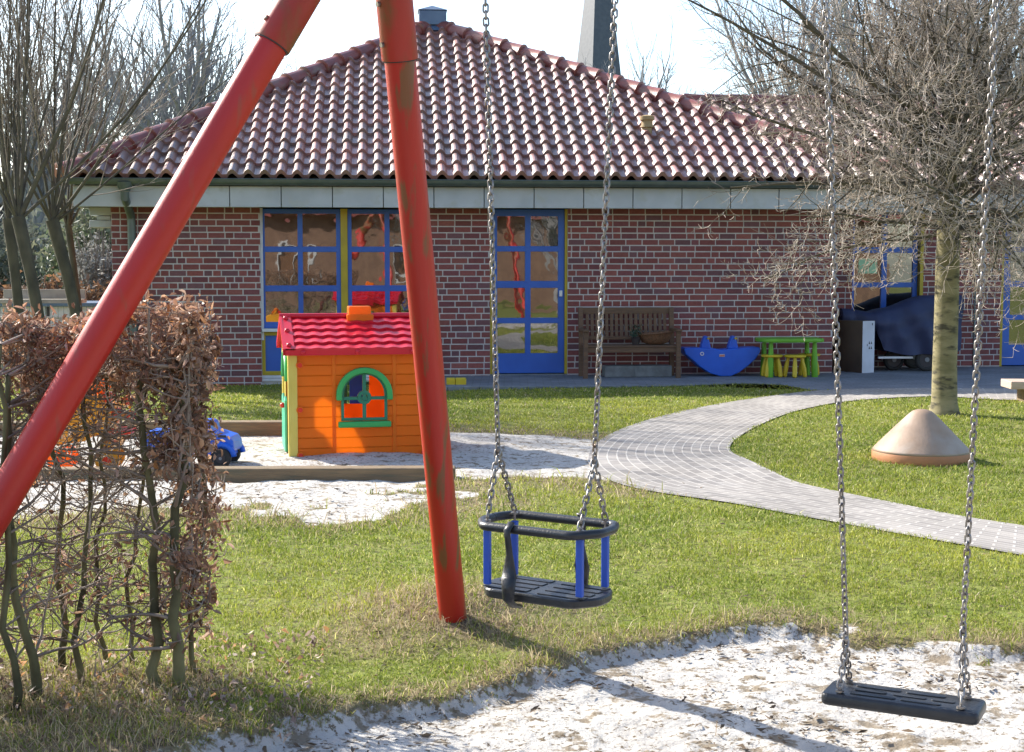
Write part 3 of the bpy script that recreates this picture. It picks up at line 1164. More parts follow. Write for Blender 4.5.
# downpipe
ds = sx(134)
dp = MB()
dp.tube([(ds, GY, gz - .04), (ds, GY, gz - .10), (ds, GY, gz - .16)], [.105, .09, .06], 14)
dp.tube([(ds, GY, gz - .15), (ds, GY, gz - .24), (ds, -.10, WT - .12), (ds, -.075, WT - .22), (ds, -.075, -.1)], [.055] * 5, 12)
for zz0 in (1.6, .6):
    dp.tube([(ds, -.075, zz0), (ds, -.075, zz0 + .03)], .05, 12)
dp.build('downpipe', M['zinc'], bld, smooth=True)
# stepped masonry corner bracket under the left eave
cb = MB()
for k, (a, b, zt, zb) in enumerate([(-5.60, -5.28, WT - .0, WT - .11), (-5.50, -5.32, WT - .115, WT - .17), (-5.60, -5.22, WT - .175, WT - .27)]):
    cb.bb(a, b, .15, .5, zb, zt)
cb.build('corner_bracket', M['fascia'], bld, bevel=.008)

# ---- roof
TP, TR = .2075, .325
rtile = random.Random(4)


def tile_face(E0, E1, A0, A1, mb, clip=True):
    """tiled plane: eave E0->E1, upper edge A0->A1 (A0==A1 for a hip triangle)"""
    E0, E1, A0, A1 = map(Vector, (E0, E1, A0, A1))
    al = (E1 - E0).normalized()
    w = A0 - E0
    up = (w - al * w.dot(al))
    D = up.length
    up.normalize()
    nrm = al.cross(up)
    if nrm.z < 0:
        nrm = -nrm
    Ln = (E1 - E0).length
    nc = int(math.ceil(Ln / TP))
    nr = int(math.ceil(D / TR))
    K = 9
    us = []
    hs = []
    for c in range(nc):
        for k in range(K):
            t = k / K
            us.append((c + t) * TP)
            if t < .62:
                hs.append(.068 * math.sin(PI * t / .62) ** .8)
            else:
                hs.append(-.008 * math.sin(PI * (t - .62) / .38))
    us = np.array(us)
    hs = np.array(hs)
    colid = (us / TP + 1e-6).astype(int)
    bm = bmesh.new()
    cl = bm.verts.layers.float_color.new('tint')
    for r in range(nr):
        rowv = []
        tints = [(.8 + .4 * rtile.random()) for _ in range(nc + 1)]
        red = [(.9 + .35 * rtile.random()) for _ in range(nc + 1)]
        jit = [rtile.uniform(-.006, .006) for _ in range(nc + 1)]
        for (v_, base) in ((-.012, -.012), (-.014, .050), (TR * .45, .034), (TR * 1.0, .004)):
            rv = []
            for q in range(len(us)):
                cid = colid[q]
                vpos = r * TR + v_ + jit[cid]
                hh = hs[q] + base
                p = E0 + al * us[q] + up * vpos + nrm * hh
                vt = bm.verts.new(p)
                tt = tints[cid]
                vt[cl] = (tt * red[cid], tt, tt, 1)
                rv.append(vt)
            rowv.append(rv)
        for a in range(3):
            for q in range(len(us) - 1):
                bm.faces.new((rowv[a][q], rowv[a][q + 1], rowv[a + 1][q + 1], rowv[a + 1][q]))
    cen = (E0 + E1 + A0 + A1) / 4
    for (a, b) in ((E0, A0), (E1, A1)):
        e = b - a
        n = Vector((e.y, -e.x, 0))
        if (cen - a).dot(n) < 0:
            n = -n
        bmesh.ops.bisect_plane(bm, geom=bm.verts[:] + bm.edges[:] + bm.faces[:], plane_co=a, plane_no=-n, clear_outer=True)
    # top cut
    if (A1 - A0).length > .01:
        bmesh.ops.bisect_plane(bm, geom=bm.verts[:] + bm.edges[:] + bm.faces[:], plane_co=A0, plane_no=up, clear_outer=True)
    bmesh.ops.recalc_face_normals(bm, faces=bm.faces[:])
    bm.normal_update()
    if sum(f.normal.dot(nrm) for f in bm.faces) < 0:
        bmesh.ops.reverse_faces(bm, faces=bm.faces[:])
    me = bpy.data.meshes.new('roof')
    bm.to_mesh(me)
    bm.free()
    for p in me.polygons:
        p.use_smooth = True
    me.set_sharp_from_angle(angle=R(38))
    me.materials.append(M['tile'])
    return me


AP = (-.90, 4.32, 5.36)
yb = 9.1
EY = FA - .08
roof = bpy.data.objects.new('roof', tile_face((EL, EY, EZ), (ER, EY, EZ), AP, AP, None))
C.objects.link(roof)
roof.parent = bld
for a, b, l in (((EL, yb, EZ), (EL, EY, EZ), 'left slope of the tiled roof'), ((ER, EY, EZ), (ER, yb, EZ), 'right slope of the tiled roof')):
    o = bpy.data.objects.new('roof', tile_face(a, b, AP, AP, None))
    o['label'] = l
    C.objects.link(o)
    o.parent = bld
o = bpy.data.objects.new('roof', tile_face((ER, yb, EZ), (EL, yb, EZ), AP, AP, None))
C.objects.link(o)
o.parent = bld
o['label'] = 'rear slope of the tiled roof'
# wing roof
wy0, wyr, wzr = .55, 3.35, 4.08
o = bpy.data.objects.new('roof', tile_face((2.4, wy0, EZ + .03), (WE, wy0, EZ + .03), (2.4, wyr, wzr), (WE, wyr, wzr), None))
C.objects.link(o)
o.parent = bld
o['label'] = 'tiled roof of the lower right wing'
wz = MB()
wz.add([(2.4, wyr, wzr - .02), (WE, wyr, wzr - .02), (WE, 7.2, 2.6), (2.4, 7.2, 2.6)], [(0, 1, 2, 3)])
wz.build('rear_slope', M['ridge'], bld)
wf_ = MB()
x = ER - .1
while x < WE:
    wf_.bb(x, x + .65, wy0 + .06, wy0 + .10, fz0, fz1)
    x += .66
wf_.build('fascia', M['fascia'], bld, bevel=.004, label='fascia of the right wing')
MB().bb(ER - .1, WE, wy0 + .1, RD + .1, WT + .002, WT + .03).build('soffit', M['soffit'], bld)
MB().bb(sR, ER - .1, FA + .05, RD + .1, WT + .003, WT + .034).build('soffit', M['soffit'], bld, label='soffit over the recess')


def caps(a, b, r=.128, step=.36, mb=None):
    a, b = Vector(a), Vector(b)
    d = (b - a)
    n = int(d.length / step)
    u = d / n
    for k in range(n):
        p = a + u * k
        mb.tube([p - u * .06, p - u * .02, p + u * .02, p + u * 1.02], [r * 1.0, r * 1.22, r * 1.12, r * .92], 14, True, up=(0, 0, 1))


up_ = Vector((0, 0, .025))
for e in ((EL, EY, EZ), (ER, EY, EZ), (EL, yb, EZ), (ER, yb, EZ)):
    cm = MB()
    caps(Vector(e) + up_, Vector(AP) + up_, mb=cm)
    cm.build('hip_tiles', M['ridge'], bld, smooth=True)
cm = MB()
caps((2.3, wyr, wzr + .03), (WE, wyr, wzr + .03), r=.10, mb=cm)
cm.build('ridge_tiles', M['ridge'], bld, smooth=True)
# metal apex cap
ac = MB()
ac.bb(AP[0] - .22, AP[0] + .22, AP[1] - .22, AP[1] + .22, AP[2] + .00, AP[2] + .23)
ac.add([(AP[0] - .24, AP[1] - .24, AP[2] + .235), (AP[0] + .24, AP[1] - .24, AP[2] + .235), (AP[0] + .24, AP[1] + .24, AP[2] + .235), (AP[0] - .24, AP[1] + .24, AP[2] + .235), (AP[0], AP[1], AP[2] + .34)],
       [(0, 1, 4), (1, 2, 4), (2, 3, 4), (3, 0, 4), (3, 2, 1, 0)])
ac.add([(AP[0] - .3, AP[1] - .3, AP[2] - .10), (AP[0] + .3, AP[1] - .3, AP[2] - .10), (AP[0] + .3, AP[1] + .3, AP[2] - .10), (AP[0] - .3, AP[1] + .3, AP[2] - .10), (AP[0], AP[1], AP[2] + .16)],
       [(0, 1, 4), (1, 2, 4), (2, 3, 4), (3, 0, 4)])
ac.build('apex_cap', M['bluezinc'], bld, bevel=.01)
# vent pipe on the front slope
def on_front(px, py):
    a, b, c = ray(px, py)
    n = (Vector((ER, EY, EZ)) - Vector((EL, EY, EZ))).cross(Vector(AP) - Vector((EL, EY, EZ))).normalized()
    rot = Matrix.Rotation(WA, 3, 'Z')
    nw = rot @ n
    p0 = rot @ Vector((EL, EY, EZ)) + W0
    d = Vector((a, b, c))
    o = Vector((0, 0, CAMH))
    t = (p0 - o).dot(nw) / d.dot(nw)
    w = o + d * t
    return rot.inverted() @ (w - W0)


vp = on_front(647, 136)
MB().lathe([(.07, -.06), (.07, .11), (.10, .12), (.08, .16), (.08, .21), (.105, .22), (.105, .27), (.04, .29)], 14, vp).build('vent_pipe', mat('tan_clay', (0.36, 0.25, 0.12), rough=0.8), bld, smooth=True)
# deck below tiles so that no light leaks through
dk = MB()
e = [(EL + .05, EY + .05, EZ - .06), (ER - .05, EY + .05, EZ - .06), (ER - .05, yb - .05, EZ - .06), (EL + .05, yb - .05, EZ - .06), (AP[0], AP[1], AP[2] - .06)]
dk.add(e, [(0, 1, 4), (1, 2, 4), (2, 3, 4), (3, 0, 4), (3, 2, 1, 0)])
dk.build('roof_deck', M['soffit'], bld)

# ---- neighbouring house behind the photographer, seen mirrored in the panes
nb = thing('neighbour_house', 'sunlit brick house mirrored in the window panes', 'building', (6.0, -14, 0), 0)
w_ = MB()
nops = [(x_0, x_0 + 1.3, .9, 2.2) for x_0 in (-13.5, -8.4, -4.1, 2.6, 9.2)]
w_.plate([(-16, -.1), (16, -.1), (16, 3.4), (-16, 3.4)], [[(a, c), (b, c), (b, d), (a, d)] for a, b, c, d in nops], 0, -.3)
nbrick = mat('sunlit_clay_brick', (0.25, 0.15, 0.10), (0.17, 0.10, 0.07), rough=.85, scale=3)
w_.build('wall', nbrick, nb)
for a, b, c, d in nops:
    f_ = MB().plate([(a, c), (b, c), (b, d), (a, d)], [[(a + .05, c + .05), ((a + b) / 2 - .025, c + .05), ((a + b) / 2 - .025, d - .05), (a + .05, d - .05)],
                                                    [((a + b) / 2 + .025, c + .05), (b - .05, c + .05), (b - .05, d - .05), ((a + b) / 2 + .025, d - .05)]], -.05, .03)
    fo = f_.build('window_frame', M['wwhite'], nb)
    MB().bb(a + .05, b - .05, -.12, -.08, c + .05, d - .05).build('pane', M['wicker'], fo)
MB().add([(-16.5, .5, 3.3), (16.5, .5, 3.3), (16.5, -4, 6.4), (-16.5, -4, 6.4), (16.5, -8.5, 3.3), (-16.5, -8.5, 3.3)], [(0, 1, 2, 3), (3, 2, 4, 5), (0, 3, 5), (1, 4, 2)]).build('roof', M['ridge'], nb)
MB().bb(-16, -15.7, -8, -.3, -.1, 3.4).bb(15.7, 16, -8, -.3, -.1, 3.4).bb(-16, 16, -8.3, -8, -.1, 3.4).build('side_wall', nbrick, nb)

# ================================================================== SWING
BDIR = Vector((.92, -.40, 0)).normalized()
APX = P(381, -141, 4.98)
swing = thing('swing_frame', 'tall red tubular steel swing frame standing at the edge of the sand', 'swing frame', (APX.x, APX.y, 0), 0)
def rel(p):
    return Vector(p) - swing.location


top = Vector((0, 0, APX.z))
f2 = rel(P(454, 630, 5.74))
f1w = P(-151, 755, 4.36)
f1 = rel((f1w.x, f1w.y, -.05))
RL = .0565


def leg(foot, topp, sleeve_len, lab, mt='red_paint'):
    foot, topp = Vector(foot), Vector(topp)
    d = (topp - foot).normalized()
    L = (topp - foot).length
    o = MB().tube([foot, foot + d * (L * .25), foot + d * (L * .5), foot + d * (L - .1)], RL, 40).build('leg', M[mt], swing, smooth=True, label=lab)
    e = topp - d * sleeve_len
    s = MB().tube([e, e + d * .004, topp - d * .02, topp], [RL * 1.13, RL * 1.16, RL * 1.16, RL * 1.0], 40)
    s.build('sleeve', M['red_worn'], o, smooth=True)
    c = MB()
    c.tube([e - d * .004, e - d * .0005], [RL * 1.10, RL * 1.12], 32)
    c.build('sleeve_rim', M['dark_steel'], o)
    for q_ in (.06, .20):
        pb_ = e + d * q_
        side = Vector((-.75, -.62, .1)).normalized()
        side = (side - d * side.dot(d)).normalized()
        MB().tube([pb_ + side * RL * 1.12, pb_ + side * (RL * 1.16 + .009)], .010, 6).build('bolt', M['galv'], o)
    return o


d2 = (top - f2).normalized()
# sleeve end seen at y=62 on the rear leg and y=45 on the front leg
leg(f2, top, .675, 'steep rear leg planted in a grass mound')
leg(f1, top, .75, 'slanting front leg that crosses the hedge', 'red_clean')
bm1 = MB()
BL = 3.6
bm1.tube([top - BDIR * .12, top + BDIR * BL], .057, 28)
bm1.build('beam', M['red_paint'], swing, smooth=True)
for f in (f2, f1):
    fo = BDIR * BL + (Vector((f.x, f.y, f.z)) - BDIR * (2 * f.dot(BDIR)))
    fo.z = -.1
    leg(fo, top + BDIR * BL, .8, 'leg at the far right end of the beam')


def chain(mb, p0, p1, pitch=.0225, wire=.0035, seed=0, ph=0.0, hw=.0084, ha=.0062):
    p0, p1 = Vector(p0), Vector(p1)
    d = p1 - p0
    n = max(1, int(round(d.length / pitch)))
    u = d.normalized()
    pit = d.length / n
    a = u.orthogonal().normalized()
    r = random.Random(seed)
    ns = 14
    loop = []
    for k in range(ns):
        t = 2 * PI * k / ns
        x, yv = math.cos(t) * hw, math.sin(t) * hw
        yv += ha if math.sin(t) > 0 else -ha
        loop.append((x, yv))
    ang = np.arange(5) * 2 * PI / 5
    for k in range(n):
        th = ph + k * PI / 2 + k * .012 + r.uniform(-.22, .22)
        s = (Matrix.Rotation(th, 3, u) @ a)
        w = u.cross(s)
        c = p0 + u * (pit * (k + .5))
        V = []
        for q in range(ns):
            x, yv = loop[q]
            xp, yp = loop[q - 1]
            xn, yn = loop[(q + 1) % ns]
            tx, ty = xn - xp, yn - yp
            l = math.hypot(tx, ty)
            nx_, ny_ = ty / l, -tx / l
            cc = c + s * x + u * yv
            nn = s * nx_ + u * ny_
            for z in ang:
                p = cc + nn * (wire * math.cos(z)) + w * (wire * math.sin(z))
                V.append(tuple(p))
        F = [(q * 5 + z, q * 5 + (z + 1) % 5, ((q + 1) % ns) * 5 + (z + 1) % 5, ((q + 1) % ns) * 5 + z) for q in range(ns) for z in range(5)]
        mb.add(V, np.array(F))
    return mb


def hanger(mb, p):
    p = Vector(p)
    mb.tube([p + Vector((0, 0, .062)), p + Vector((0, 0, .03))], .011, 10)
    mb.tube([p + Vector((-.02, 0, .03)), p + Vector((.02, 0, .03))], .012, 10)
    for s in (-.016, .016):
        mb.tube([p + Vector((s, 0, .03)), p + Vector((s, 0, -.02))], .006, 8)
    mb.tube([p + Vector((-.02, 0, -.02)), p + Vector((.02, 0, -.02))], .006, 8)


def beam_at(t):
    return APX + BDIR * t


def proj_t(px):
    """distance along the beam where a column of the picture meets the beam's underside"""
    best = None
    for k in range(3000):
        t = k * .001
        p = beam_at(t) - Vector((0, 0, .08))
        dpt = p.y * math.cos(TILT) - (p.z - CAMH) * math.sin(TILT)
        x = 512 + FPX * p.x / dpt
        if best is None or abs(x - px) < best[0]:
            best = (abs(x - px), t)
    return best[1]


# ---- baby swing
SY1 = 4.62
ctr = P(546, 590, SY1)
YAW1 = R(-32)
bs = thing('baby_swing', 'black toddler swing seat with blue uprights hanging on chains', 'swing seat', (ctr.x, ctr.y, ctr.z), YAW1)
IB = Matrix.Rotation(-YAW1, 3, 'Z')
loc1 = Vector(bs.location)
RH = P(546, 525, SY1).z - ctr.z


def hexo(w, d, cutf, n=None):
    """elongated outline, front (-y) corners cut"""
    return [(-w / 2, d * .18), (-w / 2 + .035, d / 2), (w / 2 - .035, d / 2), (w / 2, d * .18), (w / 2, -d * .16), (w / 2 - cutf, -d / 2), (-w / 2 + cutf, -d / 2), (-w / 2, -d * .16)]


def rounded(pts, r, n=4):
    out = []
    m = len(pts)
    for i in range(m):
        p0, p1, p2 = Vector(pts[i - 1]), Vector(pts[i]), Vector(pts[(i + 1) % m])
        a = (p0 - p1).normalized()
        b = (p2 - p1).normalized()
        for k in range(n + 1):
            t = k / n
            q = p1 + a * r * (1 - t) ** 2 + b * r * t ** 2
            out.append((q.x, q.y))
    return out


SW, SD = .445, .23
# seat board
ol = rounded(hexo(SW, SD, .06), .025)
sb = MB()


def slab(mb, ol, z0, z1, e=.006):
    m = len(ol)
    cx = sum(p[0] for p in ol) / m
    cy = sum(p[1] for p in ol) / m

    def ring(z, k):
        return [(cx + (p[0] - cx) * k, cy + (p[1] - cy) * k, z) for p in ol]
    L = [ring(z0, .97), ring(z0 + e, 1.0), ring(z1 - e, 1.0), ring(z1, .975)]
    V = [p for r_ in L for p in r_]
    F = [(k * m + i, k * m + (i + 1) % m, (k + 1) * m + (i + 1) % m, (k + 1) * m + i) for k in range(3) for i in range(m)]
    F += [tuple(range(m))[::-1], tuple(3 * m + i for i in range(m))]
    mb.add(V, F)


slab(sb, ol, -.022, .008)
for yv in (-.075, -.025, .03, .08):
    for xo in (-.105, .105):
        sb.bb(xo - .085, xo + .085, yv - .018, yv + .018, .008, .0115)
sb.build('seat', M['rubber'], bs, bevel=.002)
# ring
orr = rounded(hexo(SW + .005, SD + .015, .06), .022, 5)
rg = MB()
pts = [Vector((p[0], p[1], RH)) for p in orr] + [Vector((orr[0][0], orr[0][1], RH)), Vector((orr[1][0], orr[1][1], RH))]
rg.tube(pts, .0165, 14, flat=.9)
rg.build('safety_ring', M['rubber'], bs, smooth='all')
PX, PYF, PYB = .155, -.085, .085
for sxn in (-1, 1):
    for yv in (PYF, PYB):
        MB().box((sxn * (PX + .02), yv, RH / 2), (.024, .016, RH - .03), None).build('upright', M['blue_steel'], bs, bevel=.003)


def strap(x, y, sgn):
    m = MB()
    zz = [RH + .022, RH, RH - .03, RH * .62, RH * .45, RH * .28, .06, -.01, -.035, -.045]
    yo = [0, -.028, -.022, -.012, -.012, -.014, -.018, -.02, 0.01, .05]
    ww = [.013, .013, .012, .013, .021, .029, .029, .021, .017, .014]
    m.tube([(x, y + sgn * -1 * o_ * -1 if False else y + (o_ if sgn < 0 else -o_), z) for o_, z in zip(yo, zz)], ww, 12, flat=.5, up=(0, 1, 0))
    m.build('strap', M['rubber'], bs, smooth='all')


strap(-.055, -SD / 2 - .012, -1)
strap(.055, SD / 2 + .012, 1)


def swing_chains(root, loc, rotm, xs, ys, zatt, junc, tops, seedb):
    for k, sxn in enumerate((-1, 1)):
        mb = MB()
        J = rotm @ (Vector(junc[k]) - loc)
        Tp = rotm @ (Vector(tops[k]) - loc)
        chain(mb, Tp, J, seed=seedb + k)
        for yv in ys:
            chain(mb, J, Vector((sxn * xs, yv, zatt)), seed=seedb + 10 + k, ph=.4)
        mb.tube([J + Vector((0, 0, .012)), J - Vector((0, 0, .012))], .007, 8)
        mb.build('chain', M['galv'], root, smooth='all')
        hb = MB()
        hanger(hb, Tp)
        hb.build('hanger', M['galv'], root, smooth=True)
        for yv in ys:
            eb = MB()
            eb.tube([(sxn * xs, yv, zatt - .035), (sxn * xs, yv, zatt + .004)], .0045, 8)
            eb.tube([(sxn * xs, yv, zatt - .012), (sxn * xs, yv, zatt - .006)], .013, 12)
            eb.build('eye_bolt', M['galv'], root, smooth=True)


tL = beam_at(proj_t(482)) - Vector((0, 0, .12))
tR = beam_at(proj_t(621)) - Vector((0, 0, .12))
jL, jR = P(498, 450, SY1 + .08), P(594.5, 460, SY1 - .05)
swing_chains(bs, loc1, IB, PX + .02, (PYF, PYB), RH + .02, (jL, jR), (tL, tR), 20)
bs['group'] = 'seats hanging from the red swing frame'

# ---- flat swing
c2_ = P(903, 702, 4.30)
YAW2 = R(-27)
fs = thing('flat_swing', 'flat black rubber swing seat hanging on chains above the sand', 'swing seat', tuple(c2_), YAW2, 'seats hanging from the red swing frame')
fb = MB()
SLX, SLY = .475, .17
ol = rounded([(-SLX / 2, -SLY / 2), (SLX / 2, -SLY / 2), (SLX / 2, SLY / 2), (-SLX / 2, SLY / 2)][::-1], .022, 4)
m = len(ol)
ringz = [(-.018, .93), (-.012, .985), (-.002, 1.0), (.010, .99), (.016, .965), (.019, .92)]
V, F = [], []
for z, k in ringz:
    for p in ol:
        V.append((p[0] * (1 - (1 - k) * .35), p[1] * (1 - (1 - k) * 1.1), z))
for a in range(len(ringz) - 1):
    for i_ in range(m):
        F.append((a * m + i_, a * m + (i_ + 1) % m, (a + 1) * m + (i_ + 1) % m, (a + 1) * m + i_))
F += [tuple(range(m)), tuple((len(ringz) - 1) * m + i_ for i_ in range(m))]
fb.add(V, F)
fb.build('seat', M['rubber'], fs, smooth='all', recalc=True)
gr = MB()
for yv in (-.042, .0, .042):
    for xo, ln in ((-.085, .14), (.06, .12)) if yv else ((-.1, .1), (.02, .1), (.12, .07)):
        pts = rounded([(xo - ln / 2, yv - .012), (xo + ln / 2, yv - .012), (xo + ln / 2, yv + .012), (xo - ln / 2, yv + .012)], .011, 4)
        slab(gr, pts, .018, .0225, .001)
gr.build('tread_ribs', M['rubber'], fs, smooth=True)
I2 = Matrix.Rotation(-YAW2, 3, 'Z')
tL = beam_at(proj_t(820.5)) - Vector((0, 0, .12))
tR = beam_at(proj_t(1006)) - Vector((0, 0, .12))
jL, jR = P(846, 640, 4.37), P(963, 630, 4.25)
swing_chains(fs, c2_, I2, .182, (-.058, .058), .035, (jL, jR), (tL, tR), 40)

# ================================================================== SAND PIT TIMBERS
def timber(name, p0, p1, w, h, label, z0=-.06):
    p0, p1 = Vector(p0), Vector(p1)
    d = p1 - p0
    l = d.length
    t = thing(name, label, 'timber edging', ((p0 + p1) / 2)[:2] + (0,), math.atan2(d.y, d.x), 'timbers edging the sand pit')
    return t, l


p0, p1 = G(-150, 482), G(455, 480)
d = p1 - p0
o = MB().box((0, 0, .0), (d.length, .14, .17)).build('timber_beam', M['timber'], bevel=.012)
o.location = ((p0.x + p1.x) / 2, (p0.y + p1.y) / 2 + .07, .0)
o.rotation_euler = (0, 0, math.atan2(d.y, d.x))
tag(o, 'long low timber beam along the front of the sand pit', 'timber edging', 'timbers edging the sand pit')
p0, p1 = G(-150, 437), G(283, 436)
d = p1 - p0
o = MB().box((0, 0, .03), (d.length, .16, .19)).build('timber_beam', M['timber'], bevel=.012)
o.location = ((p0.x + p1.x) / 2, (p0.y + p1.y) / 2 + .08, .0)
o.rotation_euler = (0, 0, math.atan2(d.y, d.x))
tag(o, 'timber beam along the back of the sand pit beside the playhouse', 'timber edging', 'timbers edging the sand pit')

def siding_mat():
    m = M['porange'].copy()
    m.name = 'grooved_orange_plastic'
    nt = m.node_tree
    L = nt.links.new
    tc = node(nt, 'ShaderNodeTexCoord')
    sp = node(nt, 'ShaderNodeSeparateXYZ')
    L(tc.outputs['Object'], sp.inputs[0])
    md = node(nt, 'ShaderNodeMath', operation='PINGPONG')
    md.inputs[1].default_value = .041
    L(sp.outputs[2], md.inputs[0])
    mr = node(nt, 'ShaderNodeMapRange')
    mr.inputs[1].default_value = 0
    mr.inputs[2].default_value = .005
    L(md.outputs[0], mr.inputs[0])
    bp = node(nt, 'ShaderNodeBump')
    bp.inputs['Strength'].default_value = 1
    bp.inputs['Distance'].default_value = .006
    L(mr.outputs[0], bp.inputs['Height'])
    for n in nt.nodes:
        if n.type == 'BSDF_PRINCIPLED' or n.type == 'BSDF_TRANSLUCENT':
            L(bp.outputs[0], n.inputs['Normal'])
        if n.type == 'BSDF_TRANSLUCENT':
            for l_ in list(n.inputs[0].links):
                nt.links.remove(l_)
            n.inputs[0].default_value = (1.0, .46, .03, 1)
        if n.type == 'MIX_SHADER':
            n.inputs[0].default_value = .5
    return m


# ================================================================== PLAYHOUSE
HY = R(12)
h0 = G(291, 457)
ph = thing('playhouse', 'orange plastic playhouse with red tiled roof and green arched window', 'playhouse', (h0.x, h0.y, -.02), HY)
W_, D_, HW = 1.12, .95, .875
TH = .010
wc, wr, wb, ws = .577, .178, .30, .50    # window centre, half width, bottom, spring of the arch
arch = [(wc - wr, wb), (wc + wr, wb)] + [(wc + wr * math.cos(a), ws + wr * math.sin(a)) for a in np.linspace(0, PI, 13)]
Fw = MB()
Fw.plate([(.03, 0), (W_ - .03, 0), (W_ - .03, HW), (.03, HW)], [arch], 0, TH)
# rear wall with its own arched window
fw = Fw.build('front_wall', siding_mat(), ph, bevel=.003)
Bw = MB().plate([(.03, 0), (W_ - .03, 0), (W_ - .03, HW), (.03, HW)], [[(.32, .34), (.72, .34), (.72, .68), (.32, .68)]], D_ - TH, D_)
Bw.build('rear_wall', M['porange'], ph, bevel=.003)
pl_ = MB()
for xa_ in (.325, .80):
    pl_.bb(xa_, xa_ + .03, -.008, .0, 0.0, HW - .005)
pl_.build('pilasters', M['porange'], fw, bevel=.002)
# end walls (gable); left end with doorway
RZ = 1.085
for ex, holes, nm in ((0, [[(.22, .0), (.22, .62), (.30, .74), (.475, .79), (.65, .74), (.73, .62), (.73, .0)]], 'left'), (W_, [[(.3, .34), (.65, .34), (.65, .68), (.3, .68)]], 'right')):
    mm = MB()
    # plate is in x-z, turn so x->y
    Mx = Matrix.Rotation(PI / 2, 4, 'Z')
    Mx.translation = (ex + (TH if nm == 'left' else 0), 0, 0)
    if nm == 'left':
        out = [(.03, 0), (.22, 0), (.22, .62), (.30, .74), (.475, .79), (.65, .74), (.73, .62), (.73, 0), (D_ - .03, 0), (D_ - .03, HW), (D_ / 2, RZ - .03), (.03, HW)]
        hl = []
    else:
        out = [(.03, 0), (D_ - .03, 0), (D_ - .03, HW), (D_ / 2, RZ - .03), (.03, HW)]
        hl = holes
    mm.plate(out, hl, 0, TH, Mx)
    mm.build('end_wall', M['pcream'] if nm == 'left' else M['porange'], ph, bevel=.003, label=nm + ' gable end wall')
# corner posts
for cx_, cy_ in ((0, 0), (W_, 0), (0, D_), (W_, D_)):
    cp = MB()
    sx_ = 1 if cx_ == 0 else -1
    sy_ = 1 if cy_ == 0 else -1
    cp.bb(min(cx_ - .012 * sx_, cx_ + .055 * sx_), max(cx_ - .012 * sx_, cx_ + .055 * sx_), min(cy_ - .014 * sy_, cy_ + .01 * sy_), max(cy_ - .014 * sy_, cy_ + .01 * sy_), 0, HW + .01)
    cp.bb(min(cx_ - .016 * sx_, cx_ + .01 * sx_), max(cx_ - .016 * sx_, cx_ + .01 * sx_), min(cy_ - .0145 * sy_, cy_ + .07 * sy_), max(cy_ - .0145 * sy_, cy_ + .07 * sy_), 0, HW + .01)
    po_ = cp.build('corner_post', M['pcream'], ph, bevel=.004)
    if cy_ == 0:
        for zc in (.03, .39, .74):
            b_ = MB()
            b_.tube([(cx_ + .075 * sx_, -.004, zc), (cx_ + .075 * sx_, -.020, zc)], .030, 18)
            b2 = MB().tube([(cx_ + .075 * sx_, -.019, zc), (cx_ + .075 * sx_, -.024, zc)], .019, 16)
            bo = b_.build('bolt_boss', M['porange'], ph)
            b2.build('bolt_cap', M['pred2'], bo)
# front window: frame, sill, hood, shutters
wf1 = MB()
rin = [(wc - wr + .018, wb + .018), (wc + wr - .018, wb + .018)] + [(wc + (wr - .018) * math.cos(a), ws + (wr - .018) * math.sin(a)) for a in np.linspace(0, PI, 15)]
ro_ = [(wc - wr - .004, wb - .004), (wc + wr + .004, wb - .004)] + [(wc + (wr + .004) * math.cos(a), ws + (wr + .004) * math.sin(a)) for a in np.linspace(0, PI, 15)]
wf1.plate(ro_, [rin], -.016, .012)
wfo = wf1.build('window_frame', M['pteal'], ph, bevel=.002)
MB().bb(wc - .014, wc + .014, -.020, .008, wb, ws + wr - .01).bb(wc - wr + .01, wc + wr - .01, -.018, .006, ws - .035, ws - .01).lathe([(.052, -.004), (.052, .004)], 20, (0, 0, 0)).build('tmp', M['pteal'], wfo) if False else None
mu = MB().bb(wc - .014, wc + .014, -.020, .008, wb + .01, ws + wr - .012).bb(wc - wr + .014, wc + wr - .014, -.018, .006, ws - .040, ws - .014)
an = np.linspace(0, 2 * PI, 25)[:-1]
mu.plate([(wc + .055 * math.cos(a), ws - .02 + .055 * math.sin(a)) for a in an], [[(wc + .028 * math.cos(a), ws - .02 + .028 * math.sin(a)) for a in an]], -.026, .010)
mu.build('muntins', M['pteal'], wfo, bevel=.002)
hd = MB()
a_ = np.linspace(0, PI, 19)
ou = [(wc + .222 * math.cos(a), ws + .218 * math.sin(a)) for a in a_]
iu = [(wc + .178 * math.cos(a), ws + .172 * math.sin(a)) for a in a_[::-1]]
hd.plate(ou + [(ou[-1][0], ou[-1][1] - .04), (iu[0][0], iu[0][1] - .04)] + iu + [(iu[-1][0], iu[-1][1] - .04), (ou[0][0], ou[0][1] - .04)], [], -.055, .0)
hd.build('window_hood', M['pgreen'], wfo, bevel=.008)
MB().bb(wc - wr - .03, wc + wr + .03, -.06, .0, wb - .055, wb - .008).build('window_sill', M['pgreen'], wfo, bevel=.010)
# half door on the left end
dmx = Matrix.Rotation(PI / 2, 4, 'Z')
dmx.translation = (-.012, 0, 0)
dd_ = MB().plate([(.235, .03), (.715, .03), (.715, .44), (.62, .47), (.475, .40), (.33, .47), (.235, .44)], [], 0, .02, dmx)
dro = dd_.build('half_door', M['pmint'], ph, bevel=.004)
MB().ball((-.045, .30, .40), .022).build('door_knob', M['pred2'], dro, smooth='all')
arc_ = MB()
arc_.tube([Vector((-.016, .475 + .27 * math.cos(a), .60 + .22 * math.sin(a))) for a in np.linspace(0, PI, 13)], .018, 8)
arc_.build('door_arch', M['pgreen'], ph, smooth='all')
